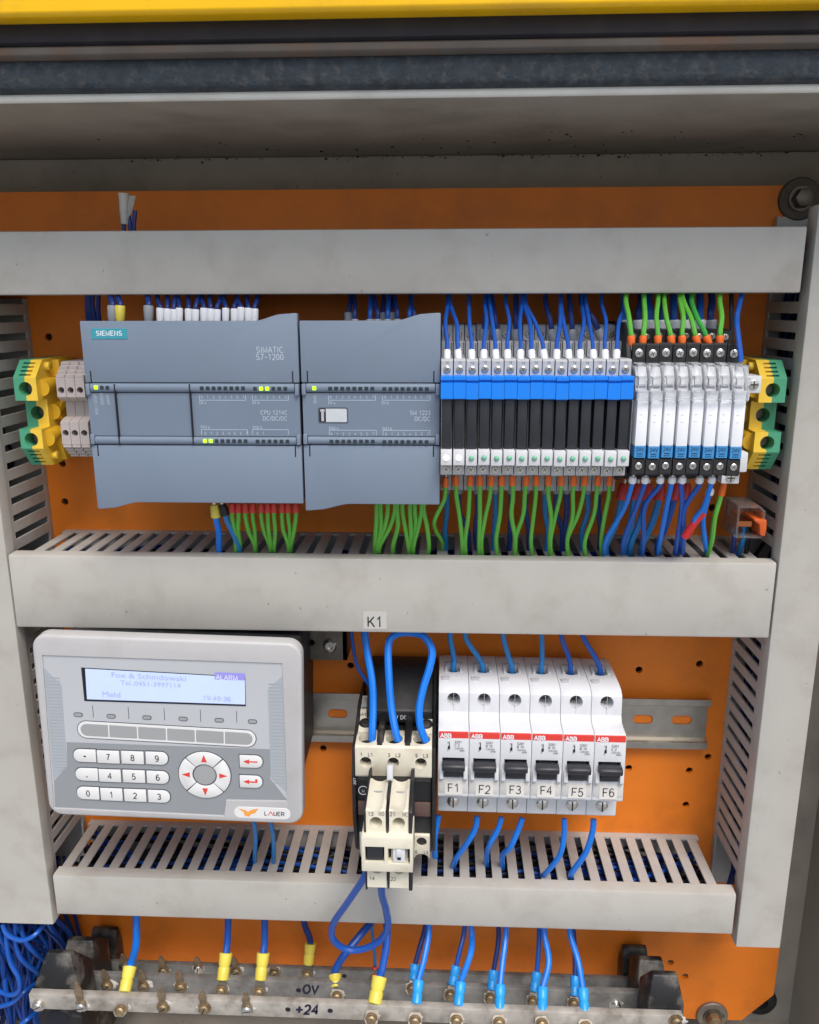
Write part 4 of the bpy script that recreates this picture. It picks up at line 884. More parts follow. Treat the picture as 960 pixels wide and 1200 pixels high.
ax = thing('auxiliary_contact_block', (44.3, 73, -252), 'small cream auxiliary switch block clipped on the front of the contactor', 'switch block')
A0, A1 = 31.6, 57.0; am = (A0+A1)/2-.3
MB().prism([(73, -207), (99, -207), (101, -212), (101, -246), (100, -250.5), (73, -250)], A0+.6, A1-.6, 'X').build('inner_body', BLACK, ax, bevel=.4)
for a_, b_ in ((A0+1.1, am-.9), (am+.9, A1-2.0)):
    xm = (a_+b_)/2
    cs = [MB().cone((xm, 70, -197.8), (xm, 120, -198.6), 5.4, 5.2, 24), MB().cone((xm, 103, -209.6), (xm, 122, -210.8), 3.1, 3.5, 22)]
    put('upper_terminal', cut(MB().prism([(88, -201.6), (104, -202.0), (115, -202.6), (115.6, -203.2), (115.6, -217), (88, -217)], a_, b_, 'X'), cs, org=ORG[ax.name]), CREAM, ax)
    m = MB(); screw_head(m, (xm, 104.2, -209.8), (0, 1, 0), 2.7); m.build('terminal_screw', DSTEEL, ax)
    MB().box(a_+1, b_-1, 98, 99, -206, -202.9).build('wire_stop', HMIF, ax)
    cs = [MB().cone((xm, 116, -258), (xm, 100, -250), 4.6, 4.6, 22), MB().cone((xm, 103, -239), (xm, 121, -239.8), 3.3, 3.5, 20)]
    put('lower_terminal', cut(MB().prism([(92, -234), (113, -234), (113.8, -235), (113.8, -251.5), (112, -253), (92, -250)], a_, b_, 'X'), cs, org=ORG[ax.name]), CREAM, ax)
    m = MB(); screw_head(m, (xm, 104.2, -239), (0, 1, 0), 2.9); m.build('terminal_screw', DSTEEL, ax)
MB().box(am-.9, am+.9, 84, 108, -205, -199.6).build('channel_divider', BLACK, ax, bevel=.6)
MB().box(am-.35, am+.35, 100, 116.1, -217, -203).build('divider', BLACK, ax)
for xa in (A0, A1-1.9):
    MB().prism([(76, -202), (84, -198.6), (92, -199.4), (112, -201.8), (116, -204), (116, -217), (118, -218), (118, -236), (114, -238), (114, -253), (110, -255), (84, -250), (76, -240)], xa, xa+(1.1 if xa == A0 else 1.9), 'X').build('side_wall', BLACK, ax, bevel=.3)
B0, B1 = A0-1.2, A1+.6; zt, zb_ = -216.2, -237.0
sw = cut(MB().box(B0, B1, 100, 120, zb_, zt), [MB().box(B0+2.0, B0+12.2, 112, 124, zb_+5.6, zt-5.6), MB().box(B0+14.0, B1-1.6, 115, 124, zb_+5.0, zt-6.4)], org=ORG[ax.name], bevel=.5)
put('switch_housing', sw, CREAM, ax)
MB().box(B0+2.6, B0+11.6, 110, 118.6, zb_+6.1, zt-6.1).build('push_button', BLACKR, ax, bevel=.6)
MB().box(B0+16.6, B1-4.2, 112, 119, zb_+5.4, zt-6.8).build('slider_block', WHITE, ax, bevel=.3)
MB().box(B0+18.9, B1-6.4, 117, 119.1, zb_+6.8, zb_+9.0).build('slider_gap', SLIT, ax)
MB().box(B0+18.4, B1-6.0, 117, 120.2, zb_+9.2, zt-7.0).build('slider', WHITE, ax, bevel=.3)
for xa in (B0+14.2, B1-3.0): MB().box(xa, xa+1.2, 112, 115.2, zb_+5.6, zt-7).build('slider_slot', SLIT, ax)
MB().prism([(76, -199), (86, -196), (90, -193), (93, -190), (93.6, -199), (92, -201)], am-1.7, am+1.5, 'X').build('latch_tab', WHITE, ax, bevel=.4)
m = MB().text('13', (A0+2.2, 115.75, -206.4), 2.3, 'L').text('NO', (am-1.6, 115.75, -206.2), 2.3, 'R', sx=.8).text('21', (am+1.3, 115.75, -206.2), 2.3, 'L').text('NC', (A1-2.2, 115.75, -206.2), 2.3, 'R', sx=.8)
m.text('14', (A0+2.2, 113.95, -247), 2.3, 'L').text('22', (am+1.3, 113.95, -247), 2.3, 'L'); m.build('lettering', PRINTK, ax)
MB().box(am-.35, am+.35, 105, 114.1, -252, -239).build('divider', BLACK, ax)

# contactor wires
qx = lambda v: 350+v/5.647
qy = lambda v: 720+v/5.647
wire([(qx(486), qy(835), 70), (qx(488), qy(760), 69), (qx(493), qy(600), 60), (qx(486), qy(440), 54), (qx(455), qy(260), 47), (qx(437), qy(120), 42), (qx(434), qy(40), 40)], 2.35, WBRIGHT, 'thick blue wire from the middle duct into contactor terminal L1', 'thick blue contactor wires')
wire([(qx(660), qy(838), 70), (qx(638), qy(760), 68), (qx(612), qy(600), 62), (qx(598), qy(420), 57), (qx(592), qy(250), 51), (qx(606), qy(165), 48), (qx(660), qy(128), 45), (qx(740), qy(122), 44), (qx(830), qy(146), 47), (qx(884), qy(240), 51), (qx(868), qy(350), 55), (qx(828), qy(480), 59), (qx(800), qy(620), 64), (qx(806), qy(740), 68), (qx(842), qy(842), 70)], 2.35, WBRIGHT, 'thick blue jumper looping between contactor terminals L2 and L3', 'thick blue contactor wires')
wire([(qx(470), qy(470), 40), (qx(440), qy(430), 36), (qx(385), qy(330), 32), (qx(355), qy(200), 32), (qx(345), qy(60), 34)], 1.2, WBLUE, 'thin blue wire beside the leftmost thick contactor wire', 'thin blue wires')
hx = lambda v: 280+v/3.43
hy = lambda v: 950+v/3.43
wire([(hx(520), hy(225), 102), (hx(500), hy(275), 100), (hx(440), hy(365), 88), (hx(380), hy(455), 74), (hx(378), hy(515), 68), (hx(425), hy(555), 64), (hx(490), hy(558), 64), (hx(560), hy(528), 66), (hx(598), hy(470), 70), (hx(592), hy(400), 78), (hx(574), hy(330), 90), (hx(580), hy(245), 102)], 2.3, WBLUE, 'thick blue loop hanging below terminals 14 and 22 of the switch block', 'thick blue contactor wires')

# ------------------------------------------------------------------ steel angle behind the operator panel
r = thing('steel_bracket', at(380, 757, 18), 'dull steel bracket with socket screw left of the thin blue wire', 'bracket')
a, b = at(300, 772, 20), at(406, 738, 20)
MB().sheet([(a[0], a[2]), (b[0], a[2]), (b[0], b[2]), (a[0], b[2])], [circ(*[at(365, 753, 20)[k] for k in (0, 2)], 2.2, 14)], 17.5, 20).build('plate', DSTEEL, r)
MB().box(b[0]-2.5, b[0], .1, 20, a[2], b[2]).build('return_flange', DSTEEL, r)
MB().box(a[0], b[0], .1, 19.8, a[2], a[2]+2).build('lower_flange', DSTEEL, r)
p = at(387, 757, 21)
q = MB().lathe((p[0], 20, p[2]), (0, 1, 0), [(0, 4.2), (1.6, 4.2), (2.6, 3.2), (2.6, 1.9), (1.2, 1.9)], 20).build('socket_screw', NICKEL, r)

# ------------------------------------------------------------------ operator panel
HC = Vector((-75.65, 94.55, -172.18)); HA = (0.0194, 0.029, 0.0173); HH = 55.1
hm = tag(bpy.data.objects.new('operator_panel', None), 'light grey operator panel with lit text display and number keys', 'operator panel'); COL.objects.link(hm)
HM = Matrix.Rotation(HA[2], 4, 'Z') @ Matrix.Rotation(HA[0], 4, 'X') @ Matrix.Rotation(HA[1], 4, 'Y')
HM.translation = Vector((HC.x, -HC.y, HC.z))*S; hm.matrix_world = HM; ORG[hm.name] = (0, 0, 0)
HI = Matrix.Translation(Vector((HC.x, -HC.y, HC.z))) @ HM.to_3x3().to_4x4(); HINV = HI.inverted()
def hp(zx, zy, d=0):            # zoomed photo coordinate -> panel face (u, d, v)
    px, py = zx/2.595, 720+zy/2.595
    o = HINV @ Vector((CX, -DI, CZ)); dd = HINV.to_3x3() @ ray(px, py)
    t = (-d-o.y)/dd.y; q = o+dd*t
    return (q.x, q.z)
def hpoly(pts, d=0): return [hp(x, y, d) for x, y in pts]
W = 72.0
MB().prism(rrect(-W+5, W-6, -HH+6, HH-11.5, 2), -86, -6, 'D').build('rear_housing', BLACK, hm, bevel=1)
fo = hpoly([(131, 121), (860, 146), (875, 566), (690, 563), (683, 611), (166, 587)], -1)
# bezel: outer rounded frame, recess for the foil
bez = MB().prism(rrect(-W, W, -HH, HH, 8, 7), -9, 0, 'D')
put('bezel', cut(bez, [MB().prism(fo, -.9, 3, 'D')], bevel=1.6, seg=3), HMI1, hm)
def flat(name, poly, d0, d1, m, par=hm, **k): return MB().prism(poly, d0, d1, 'D').build(name, m, par, org=(0, 0, 0), **k)
sheet0 = flat('foil', fo, -.95, -.70, HMI2)
flat('foil_lower_area', hpoly([(203, 388), (826, 410), (822, 500), (874, 564), (689, 561), (682, 609), (168, 585), (165, 505), (205, 462)], -.7), -.72, -.55, HMI3)
for pg in ([(133, 160), (187, 215), (204, 460), (163, 500)], [(861, 185), (815, 228), (824, 495), (872, 540)]):
    flat('hatched_area', hpoly(pg, -.6), -.72, -.5, HMI4)
    m = MB()
    for k in range(30):
        t = (k+.5)/30; A_, B_, C_, D_ = hpoly(pg, -.5)
        l = (A_[0]+(D_[0]-A_[0])*t, A_[1]+(D_[1]-A_[1])*t); q = (B_[0]+(C_[0]-B_[0])*t, B_[1]+(C_[1]-B_[1])*t)
        if abs(l[0]-q[0]) > 1: x_, y_ = sorted((l[0], q[0])); m.box(x_+.5, y_-.5, -.55, -.42, (l[1]+q[1])/2-.12, (l[1]+q[1])/2+.12)
    m.build('hatch_lines', HMIF, hm, org=(0, 0, 0))
# display
dq = hpoly([(247, 162), (746, 190), (748, 279), (257, 263)], -.5)
fr_ = flat('display_frame', dq, -.75, -.45, SLIT)
ds = hpoly([(259, 165), (745, 192), (746, 274), (265, 258)], -.4)
disp = flat('display', ds, -.5, -.38, LCD)
ub = Vector((ds[1][0]-ds[0][0], 0, ds[1][1]-ds[0][1])).normalized(); vb = Vector((-ub.z, 0, ub.x))
m = MB()
def dtext(st, zx, zy, h, al='L', sx=1.0):
    q = hp(zx, zy, -.3); m.text(st, (q[0], -.3, q[1]), h, al, u=(ub.x, 0, ub.z), v=(vb.x, 0, vb.z), sx=sx)
dtext('Fox & Schindowski', 340, 191, 3.0, sx=1.24); dtext('Tel.:0451-3997114', 367, 214, 2.7, sx=1.12); dtext('Meld', 312, 250, 3.2, sx=1.15); dtext('19:49:36', 617, 260, 2.7, sx=1.18)
m.build('display_text', LCDT, disp, org=(0, 0, 0))
flat('inverse_block', hpoly([(653, 176), (745, 180), (745, 201), (653, 198)], -.3), -.4, -.33, LCDI, disp)
m = MB(); dtext('ALARM', 657, 197, 2.7, sx=1.12); m.build('display_text', PRINTW, disp, org=(0, 0, 0))
# indicator ovals, separators
for x, y in ((238, 305), (338, 310), (447, 314), (557, 318), (667, 322), (768, 326)):
    c = hp(x, y, -.5); flat('indicator_lamp', rrect(c[0]-2.5, c[0]+2.5, c[1]-1.25, c[1]+1.25, 1.2, 4), -.7, -.46, HMIO)
    flat('indicator_lens', rrect(c[0]-2.1, c[0]+2.1, c[1]-.9, c[1]+.9, .85, 4), -.6, -.40, HMIF)
m = MB()
for x, y in ((283, 295), (391, 300), (500, 304), (610, 308), (720, 312)):
    c = hp(x, y, -.6); m.box(c[0]-.15, c[0]+.15, -.7, -.6, c[1]-3.6, c[1]+3.6)
m.build('separator_lines', HMIO, hm, org=(0, 0, 0))
# function key bar
c = hp(507, 364, -.4); ang = math.atan2(ub.z, ub.x); L_ = 49.3
def rot(poly): return [(c[0]+x*math.cos(ang)-y*math.sin(ang), c[1]+x*math.sin(ang)+y*math.cos(ang)) for x, y in poly]
flat('key_bar_outline', rot(rrect(-L_, L_, -5.4, 5.4, 5.3, 8)), -.7, -.44, HMIO)
flat('key_bar_rim', rot(rrect(-L_+.4, L_-.4, -5.0, 5.0, 4.9, 8)), -.6, -.2, HMIK, bevel=.1, seg=1)
kw = (2*L_-3.4)/6
for k in range(6):
    x0 = -L_+1.7+k*kw+.35; x1 = x0+kw-.7
    pl_ = rrect(x0, x1, -3.7, 3.7, .4, 2)
    if k == 0: pl_ = [p for p in rrect(x0, x1, -3.7, 3.7, 3.6, 6) if p[0] < (x0+x1)/2]; pl_ = [(x1, 3.7)]+pl_+[(x1, -3.7)]
    if k == 5: pl_ = [p for p in rrect(x0, x1, -3.7, 3.7, 3.6, 6) if p[0] > (x0+x1)/2]; pl_ = [(x0, -3.7)]+sorted(pl_, key=lambda p: p[1])+[(x0, 3.7)]
    flat('function_key', rot(pl_), -.5, -.08, HMIF, bevel=.12, seg=1)
# number keys
rows = [([(259, 429), (330, 433), (404, 435), (478, 437)], '-789'), ([(265, 486), (335, 490), (408, 492), (481, 495)], '.456'), ([(269, 543), (340, 547), (412, 550), (485, 553)], '0123')]
for pts, ch in rows:
    cc = [hp(x, y, -.3) for x, y in pts]
    for k, q in enumerate(cc):
        hw, hh = 6.55, 4.5
        l, rr_ = (q[0]-hw-(.3 if k == 0 else 0), q[0]+hw)
        full = rrect(l, rr_, q[1]-hh, q[1]+hh, 4.2, 6); inn = rrect(l+.5, rr_-.5, q[1]-hh+.6, q[1]+hh-.6, 3.6, 6)
        def half(pg, side, x_o):
            if side == 0: s_ = [p for p in pg if p[0] < q[0]]; top = max(p[1] for p in pg); bot = min(p[1] for p in pg); return [(x_o, top)]+s_+[(x_o, bot)]
            s_ = sorted([p for p in pg if p[0] > q[0]], key=lambda p: p[1]); top = max(p[1] for p in pg); bot = min(p[1] for p in pg); return [(x_o, bot)]+s_+[(x_o, top)]
        if k == 0: po, pi_ = half(full, 0, rr_), half(inn, 0, rr_-.35)
        elif k == 3: po, pi_ = half(full, 1, l), half(inn, 1, l+.35)
        else: po = [(l, q[1]-hh), (rr_, q[1]-hh), (rr_, q[1]+hh), (l, q[1]+hh)]; pi_ = [(l+.35, q[1]-hh+.6), (rr_-.35, q[1]-hh+.6), (rr_-.35, q[1]+hh-.6), (l+.35, q[1]+hh-.6)]
        flat('key_outline', po, -.6, -.42, HMIO)
        kk = flat('number_key', pi_, -.5, .15, HMIK, bevel=.2, seg=2)
        MB().text(ch[k], (q[0], .22, q[1]-1.9), 3.8, 'C', wt=.15 if ch[k] not in '.-' else .24).build('lettering', PRINTK, kk, org=(0, 0, 0))
# cursor ring
q = hp(623, 488, -.3); R1, R2 = 14.4, 6.3
flat('ring_outline', circ(q[0], q[1], R1+.5, 40), -.6, -.42, HMIO)
for k in range(4):
    a0 = math.radians(45+90*k+1.6); a1 = math.radians(135+90*k-1.6); n = 10
    sec = [(q[0]+R1*math.cos(a0+(a1-a0)*i/n), q[1]+R1*math.sin(a0+(a1-a0)*i/n)) for i in range(n+1)]+[(q[0]+(R2+.5)*math.cos(a1+(a0-a1)*i/n), q[1]+(R2+.5)*math.sin(a1+(a0-a1)*i/n)) for i in range(n+1)]
    kk = flat('cursor_key', sec, -.5, .15, HMIK, bevel=.2)
    am_ = math.radians(90+90*k); e = (math.cos(am_), math.sin(am_)); pe = (-e[1], e[0]); b0 = (q[0]+e[0]*8.2, q[1]+e[1]*8.2)
    flat('arrow_print', [(b0[0]+pe[0]*1.6, b0[1]+pe[1]*1.6), (b0[0]+e[0]*4.6, b0[1]+e[1]*4.6), (b0[0]-pe[0]*1.6, b0[1]-pe[1]*1.6)], .1, .21, RED, kk)
flat('ring_hub', circ(q[0], q[1], R2-.2, 28), -.5, -.25, HMIF)
for y in (447, 508):
    q = hp(764, y, -.3); pg = [(q[0]-6.8, q[1]+4.3), (q[0]-6.8, q[1]-4.3)]+sorted([p for p in rrect(q[0]-6.8, q[0]+6.8, q[1]-4.3, q[1]+4.3, 4.0, 6) if p[0] > q[0]], key=lambda p: p[1])
    pi_ = [(q[0]+(x-q[0])*.93, q[1]+(z-q[1])*.88) for x, z in pg]
    flat('key_outline', pg, -.6, -.42, HMIO); kk = flat('enter_key', pi_, -.5, .15, HMIK, bevel=.2)
    ar = [(q[0]-4.4, q[1]), (q[0]-1, q[1]+1.5), (q[0]-1, q[1]+.4), (q[0]+3.6, q[1]+.4), (q[0]+3.6, q[1]-.4), (q[0]-1, q[1]-.4), (q[0]-1, q[1]-1.5)]
    if y > 480: ar = [(q[0]-4.4, q[1]), (q[0]-1, q[1]+1.4), (q[0]-1, q[1]+.4), (q[0]+2.4, q[1]+.4), (q[0]+2.4, q[1]+1.8), (q[0]+3.6, q[1]+1.8), (q[0]+3.6, q[1]-.5), (q[0]-1, q[1]-.5), (q[0]-1, q[1]-1.4)]
    flat('arrow_print', ar, .1, .21, RED, kk)
# maker's plate
q = hp(798, 604, .2)
pb = flat('maker_plate', rrect(q[0]-15.8, q[0]+15.8, q[1]-3.7, q[1]+3.5, 3.4, 6), -.5, .12, HMIK, bevel=.1, seg=1)
MB().text('L', (q[0]+1.2, .2, q[1]-1.5), 2.6, 'L', sx=1.0, wt=.17).text('UER', (q[0]+6.3, .2, q[1]-1.5), 2.6, 'L', sx=1.1, wt=.17).build('lettering', PRINTK, pb, org=(0, 0, 0))
m = MB()
for p, r_ in (((q[0]+3.3, q[1]-1.5), (q[0]+4.7, q[1]+1.1)), ((q[0]+6.1, q[1]-1.5), (q[0]+4.7, q[1]+1.1))):
    m.prism([(p[0]-.25, p[1]), (p[0]+.25, p[1]), (r_[0]+.25, r_[1]), (r_[0]-.25, r_[1])], .12, .2, 'D')
m.build('lettering', RED, pb, org=(0, 0, 0))
flat('emblem', [(q[0]-13.6, q[1]+2.4), (q[0]-9.8, q[1]+1.6), (q[0]-8, q[1]+.4), (q[0]-6, q[1]+1.8), (q[0]-2.2, q[1]+2.8), (q[0]-4, q[1]-.2), (q[0]-6.4, q[1]-1.2), (q[0]-7.4, q[1]-2.6), (q[0]-10, q[1]-2.2), (q[0]-10.6, q[1]+.2)], .1, .2, mat('emblem_orange', (236, 160, 74), .45), pb)
for i, v in enumerate((60, 128)):
    wire([(hx(v-6), hy(20), 62), (hx(v+3), hy(60), 62), (hx(v+(4 if i == 0 else 8)), hy(120), 56), (hx(v+(5 if i == 0 else 16)), hy(180), 46), (hx(v+8), hy(260), 30)], 1.4, WTEAL, f'{("left", "right")[i]} one of two thin sky blue wires below the operator panel', 'sky blue wires below the operator panel')

# ------------------------------------------------------------------ busbars
def support(steps, sg, label):
    """three stepped blocks, back to front: pixel x of the top edge, pixel y of the top, depth of the top's back edge, base half width"""
    xs = [((xat(a_, y, d_)+xat(b_, y, d_))/2, abs(xat(b_, y, d_)-xat(a_, y, d_))/2) for a_, b_, y, d_, h_ in steps]
    r = thing('busbar_support', (xs[1][0], 0, -440), label, 'busbar support', 'stepped black busbar supports')
    for k, (a_, b_, y, dt, bx_) in enumerate(steps):
        xc, tx_ = xs[k]; zt_ = zat((a_+b_)/2, y, dt); zf = (-393, -373, -360)[k]; fdep = (15.2, 47.2, 76.2)[k]; d0 = (.3, 22, 54)[k]
        top = [(xc-tx_, dt), (xc+tx_, dt), (xc+tx_, dt+4), (xc-tx_, dt+4)]
        low = [(xc-bx_, d0), (xc+bx_, d0), (xc+bx_, fdep), (xc-bx_, fdep)]
        vs_ = [(x_, d_, zt_) for x_, d_ in top]+[(x_, d_, zf) for x_, d_ in low]+[(x_, d_, -440) for x_, d_ in low]
        fs = [(0, 1, 2, 3), (8, 9, 10, 11)]
        for b2 in (0, 4): fs += [(b2+i, b2+4+i, b2+4+(i+1) % 4, b2+(i+1) % 4) for i in range(4)]
        MB().add(vs_, fs).build('step', INSUL, r, bevel=.9)
    xc = xs[2][0]
    MB().cone((xc-sg*2, 76.1, -386), (xc-sg*2, 76.5, -386), 7, 7, 20).build('socket_recess', SLIT, r)  # flat dark disc, the shade of a hole put in as colour
    return r
support([(110, 139, 1085, 5, 9), (82, 112, 1097, 36, 11), (58, 86, 1112, 65, 14)], 1, 'dusty stepped black busbar support at the left end of the bars')
support([(729, 757, 1106, 5, 9), (748, 775, 1120, 36, 9.5), (763, 792, 1137, 65, 11)], -1, 'stepped black busbar support at the right end of the bars')
bars = {}
for key, x0, x1, d0, d1, z0, z1, m, lb in (('back', -176, 208, 15.5, 19.5, -409, -395.5, BARD, 'rearmost grey busbar, the highest one up the picture'),
                                          ('mid', -172, 206, 47.5, 52, -388.5, -375, BARD, 'middle grey busbar with 0V handwritten on it'),
                                          ('front', -184, 219, 76.5, 81.5, -373.2, -362.2, BAR, 'front tinned busbar with +24 handwritten on it')):
    r = thing('busbar', ((x0+x1)/2, d0, z0), lb, 'busbar', 'stepped busbars'); bars[key] = (r, d1, (z0+z1)/2)
    hs = []
    MB().box(x0, x1, d0, d1, z0, z1).build('bar', m, r, bevel=.5)
def barpt(key, px, py): r, d, zc_ = bars[key]; return at(px, py, d)
TABM = mat('tarnished_tab', (150, 130, 104), .6, .6, var=.3, vs_=300, dirt=(176, 170, 160), dirt_amt=.5, dirt_s=260)
CRUST = mat('white_corrosion', (196, 193, 186), .9, var=.25, vs_=400, bump=.6, bs=1500)
def crust(root, x, d, z, r, seed):
    q = random.Random(seed); n = 15; pts = [(x+r*(.75+.5*q.random())*math.cos(2*math.pi*i/n), z+r*.8*(.7+.5*q.random())*math.sin(2*math.pi*i/n)) for i in range(n)]
    mb = MB().add([(a_, d-.1, b_) for a_, b_ in pts]+[(x+(a_-x)*.6, d+.5+.4*q.random(), z+(b_-z)*.6) for a_, b_ in pts], [tuple(range(n-1, -1, -1)), tuple(range(n, 2*n))]+[(i, (i+1) % n, (i+1) % n+n, i+n) for i in range(n)])
    mb.build('corrosion', CRUST, root)
def bar_screw(key, px, py, tab=None):
    r, d, zc_ = bars[key]; p = at(px, py, d+1.5); k = random.Random(px*7+py)
    MB().lathe((p[0], d, p[2]), (0, 1, 0), [(0, 4.3), (.7, 4.3), (.8, 3.2), (2.2, 3.1), (3.0, 2.2)], 16).build('screw', BRASS if k.random() < .65 else NICKEL, r)
    a_ = k.random()*1.5; ca, sa = math.cos(a_)*2.5, math.sin(a_)*2.5
    MB().prism([(p[0]+ca-sa*.12, p[2]+sa+ca*.12), (p[0]-ca-sa*.12, p[2]-sa+ca*.12), (p[0]-ca+sa*.12, p[2]-sa-ca*.12), (p[0]+ca+sa*.12, p[2]+sa-ca*.12)], d+2.4, d+3.06, 'D').build('screw_slot', PRINTK, r)
    if tab:
        q = at(tab[0], tab[1], d+5); ln = max(9, q[2]-p[2]+4); tx_ = 1.8+.5*k.random()
        dx = (q[0]-p[0])*.6
        vs_ = []
        for z_, d_, h_ in ((p[2]-2, d+.9, 3.6), (p[2]+3.4, d+1.0, 3.0), (p[2]+4.6, d+1.6, 1.7), (p[2]+ln*.5, d+2.8, 2.6), (p[2]+ln*.82, d+3.8, 1.0)):
            o_ = dx*max(0, (z_-p[2])/ln)
            vs_ += [(p[0]-h_+o_, d_, z_), (p[0]+h_+o_, d_, z_), (p[0]+h_+o_, d_-.9, z_), (p[0]-h_+o_, d_-.9, z_)]
        fs = [(0, 1, 2, 3), (19, 18, 17, 16)]
        for j in range(4): fs += [(4*j+i, 4*j+4+i, 4*j+4+(i+1) % 4, 4*j+(i+1) % 4) for i in range(4)]
        MB().add(vs_, fs).build('tab', TABM, r)
    crust(r, p[0]+k.uniform(-1, 2.5), d, p[2]+k.uniform(-1, 1.5), 4.6, int(px))
t6 = lambda x, y: (20+x/4.8, 1060+y/4.8)
t7 = lambda x, y: (220+x/4, 1060+y/4)
for key, s_, tb in (('front', t6(115, 575), None), ('front', t6(357, 578), t6(335, 450)), ('front', t6(820, 585), t6(800, 480)), ('front', t7(76, 492), t7(60, 415)), ('front', t7(276, 497), t7(270, 428)),
                    ('mid', t6(505, 462), t6(480, 385)), ('mid', t6(708, 465), t6(695, 385)), ('mid', t6(918, 470), t6(905, 385)),
                    ('back', t6(603, 360), t6(597, 295)), ('back', t6(822, 380), t6(803, 305)), ('back', t7(48, 305), t7(40, 262)), ('back', t7(225, 318), t7(212, 260)), ('back', t7(405, 325), t7(400, 312)),
                    ('mid', (722, 1179), None), ('front', (793, 1198), None)):
    bar_screw(key, s_[0], s_[1], tb)
for key, s_ in (('front', t7(470, 492)), ('front', t7(668, 498)), ('mid', t7(520, 402)), ('back', t7(735, 335))):
    r, d, zc_ = bars[key]; p = at(s_[0], s_[1], d)
    MB().cone((p[0], d-.5, p[2]), (p[0], d+.05, p[2]), 1.7, 1.7, 12).build('threaded_hole', SLIT, r)  # dark disc on the bar, colour in place of a shaded hole
for key, st, q_, h in (('mid', 'OV', t7(538, 418), 7.2), ('front', '+24', t7(504, 514), 7.4)):
    r, d, zc_ = bars[key]; p = at(q_[0], q_[1], d+.1)
    m = MB().text(st, (p[0], d+.08, p[2]), h, 'L', v=(.12, 0, 1), wt=.24); m.build('handwriting', PEN, r)

# lug wires
def lug(pts, key, foot, r_, sleeve, label, group, wm=WBLUE, slen=None, sr=None):
    """wire from the duct down to a crimp lug screwed on a bar; pts (px,py,D) from the top to where it enters the sleeve, foot pixel = screw"""
    bar, d, zc_ = bars[key]; P = wp(pts); f = Vector(at(foot[0], foot[1], d+3)); s0 = Vector(P[-1])
    o0 = tuple(P[-1]); sr = sr or r_*1.5
    dirn = (f-s0).normalized(); L0 = (f-s0).length; s1 = s0+dirn*(slen or L0*.62)
    o = MB().tube(P+[tuple(s0+dirn*3)], r_, 10, 5).build('lug_wire', wm, None, org=o0); o.location = (o0[0]*S, -o0[1]*S, o0[2]*S); ORG[o.name] = o0
    tag(o, label, 'wire', group)
    ln = (s1-s0).length
    MB().lathe(s0, dirn, [(0, sr*1.1), (.35, sr*1.16), (ln*.42, sr*1.04), (ln*.5, sr*.9), (ln*.58, sr*1.04), (ln-.4, sr), (ln, sr*.85)], 14).build('crimp_sleeve', sleeve, o)
    tongue = MB(); n_ = 7
    side = Vector((1, 0, 0)); nor = dirn.cross(side).normalized(); side = nor.cross(dirn).normalized()
    e = f-dirn*0
    vs_ = []
    for q, hw in ((s1-dirn*.5, sr*.75), (s1+(e-s1)*.45, sr*.85), (e-dirn*2.5, 4.0), (e+dirn*1.5, 4.1), (e+dirn*3.6, 2.4)):
        vs_ += [q-side*hw+nor*.5, q+side*hw+nor*.5, q+side*hw-nor*.5, q-side*hw-nor*.5]
    fs = [(0, 1, 2, 3), (19, 18, 17, 16)]
    for j in range(4): fs += [(4*j+i, 4*j+4+i, 4*j+4+(i+1) % 4, 4*j+(i+1) % 4) for i in range(4)]
    MB().add(vs_, fs).build('lug_tongue', DSTEEL, o)
    crust(o, f.x+.8, d, f.z-.5, 4.4, int(foot[0]*3))
    MB().lathe(tuple(f), (0, 1, .25), [(0, 3.9), (.9, 3.9), (1.0, 3.0), (2.4, 2.9), (3.1, 2.0)], 16).build('lug_screw', BRASS, o)
    return o
t5 = lambda x, y: (x/3.2, 950+y/3.2)
G1, G2 = 'blue wires with yellow crimp lugs', 'blue wires with blue crimp lugs'
def T(f, pts, ds): return [(*f(*p), d_) for p, d_ in zip(pts, ds)]
lug(T(t5, [(512, 300), (512, 420), (510, 510), (488, 585)], [30, 34, 46, 66]), 'front', t5(453, 748), 2.45, FY, 'leftmost yellow lug wire, screwed to the front bar', G1, WBRIGHT, 14, 3.7)
lug(T(t7, [(192, -20), (190, 90), (186, 180), (180, 226)], [30, 34, 38, 42]), 'mid', t7(157, 405), 2.3, FY, 'second yellow lug wire from the left, on the middle bar', G1, WBLUE, 16, 3.8)
lug(T(t7, [(361, -20), (361, 90), (361, 180), (355, 226)], [30, 34, 38, 42]), 'mid', t7(335, 412), 2.3, FY, 'third yellow lug wire from the left, on the middle bar left of the 0V', G1, WBLUE, 16, 3.8)
lug(T(t7, [(535, 20), (550, 100), (570, 150), (576, 180)], [10, 12, 14, 15]), 'back', t7(560, 332), 2.2, FY, 'yellow lug wire on the rearmost bar above the 0V', G1, WDARK, 14, 3.6)
lug(T(t7, [(880, 60), (820, 130), (740, 230), (700, 290), (690, 328)], [22, 32, 42, 44, 45]), 'mid', t7(700, 432), 2.5, FY, 'slanting yellow lug wire on the middle bar right of the 0V', G1, WBLUE, 7.5, 3.7)
lug(T(t7, [(920, 50), (935, 110), (930, 200), (912, 300), (900, 338)], [40, 48, 56, 64, 68]), 'front', t7(862, 535), 2.45, FY, 'rightmost yellow lug wire, on the front bar right of the +24', G1, WBLUE, 15, 4.2)
lug(T(t7, [(862, 60), (866, 140), (876, 230), (878, 296)], [12, 13, 14, 15]), 'back', t7(876, 370), 1.2, FR, 'thin blue wire with red lug behind the rightmost yellow lug', 'thin blue wires', WTEAL, 8, 2.6)
t8 = lambda x, y: (460+x/4, 1060+y/4)
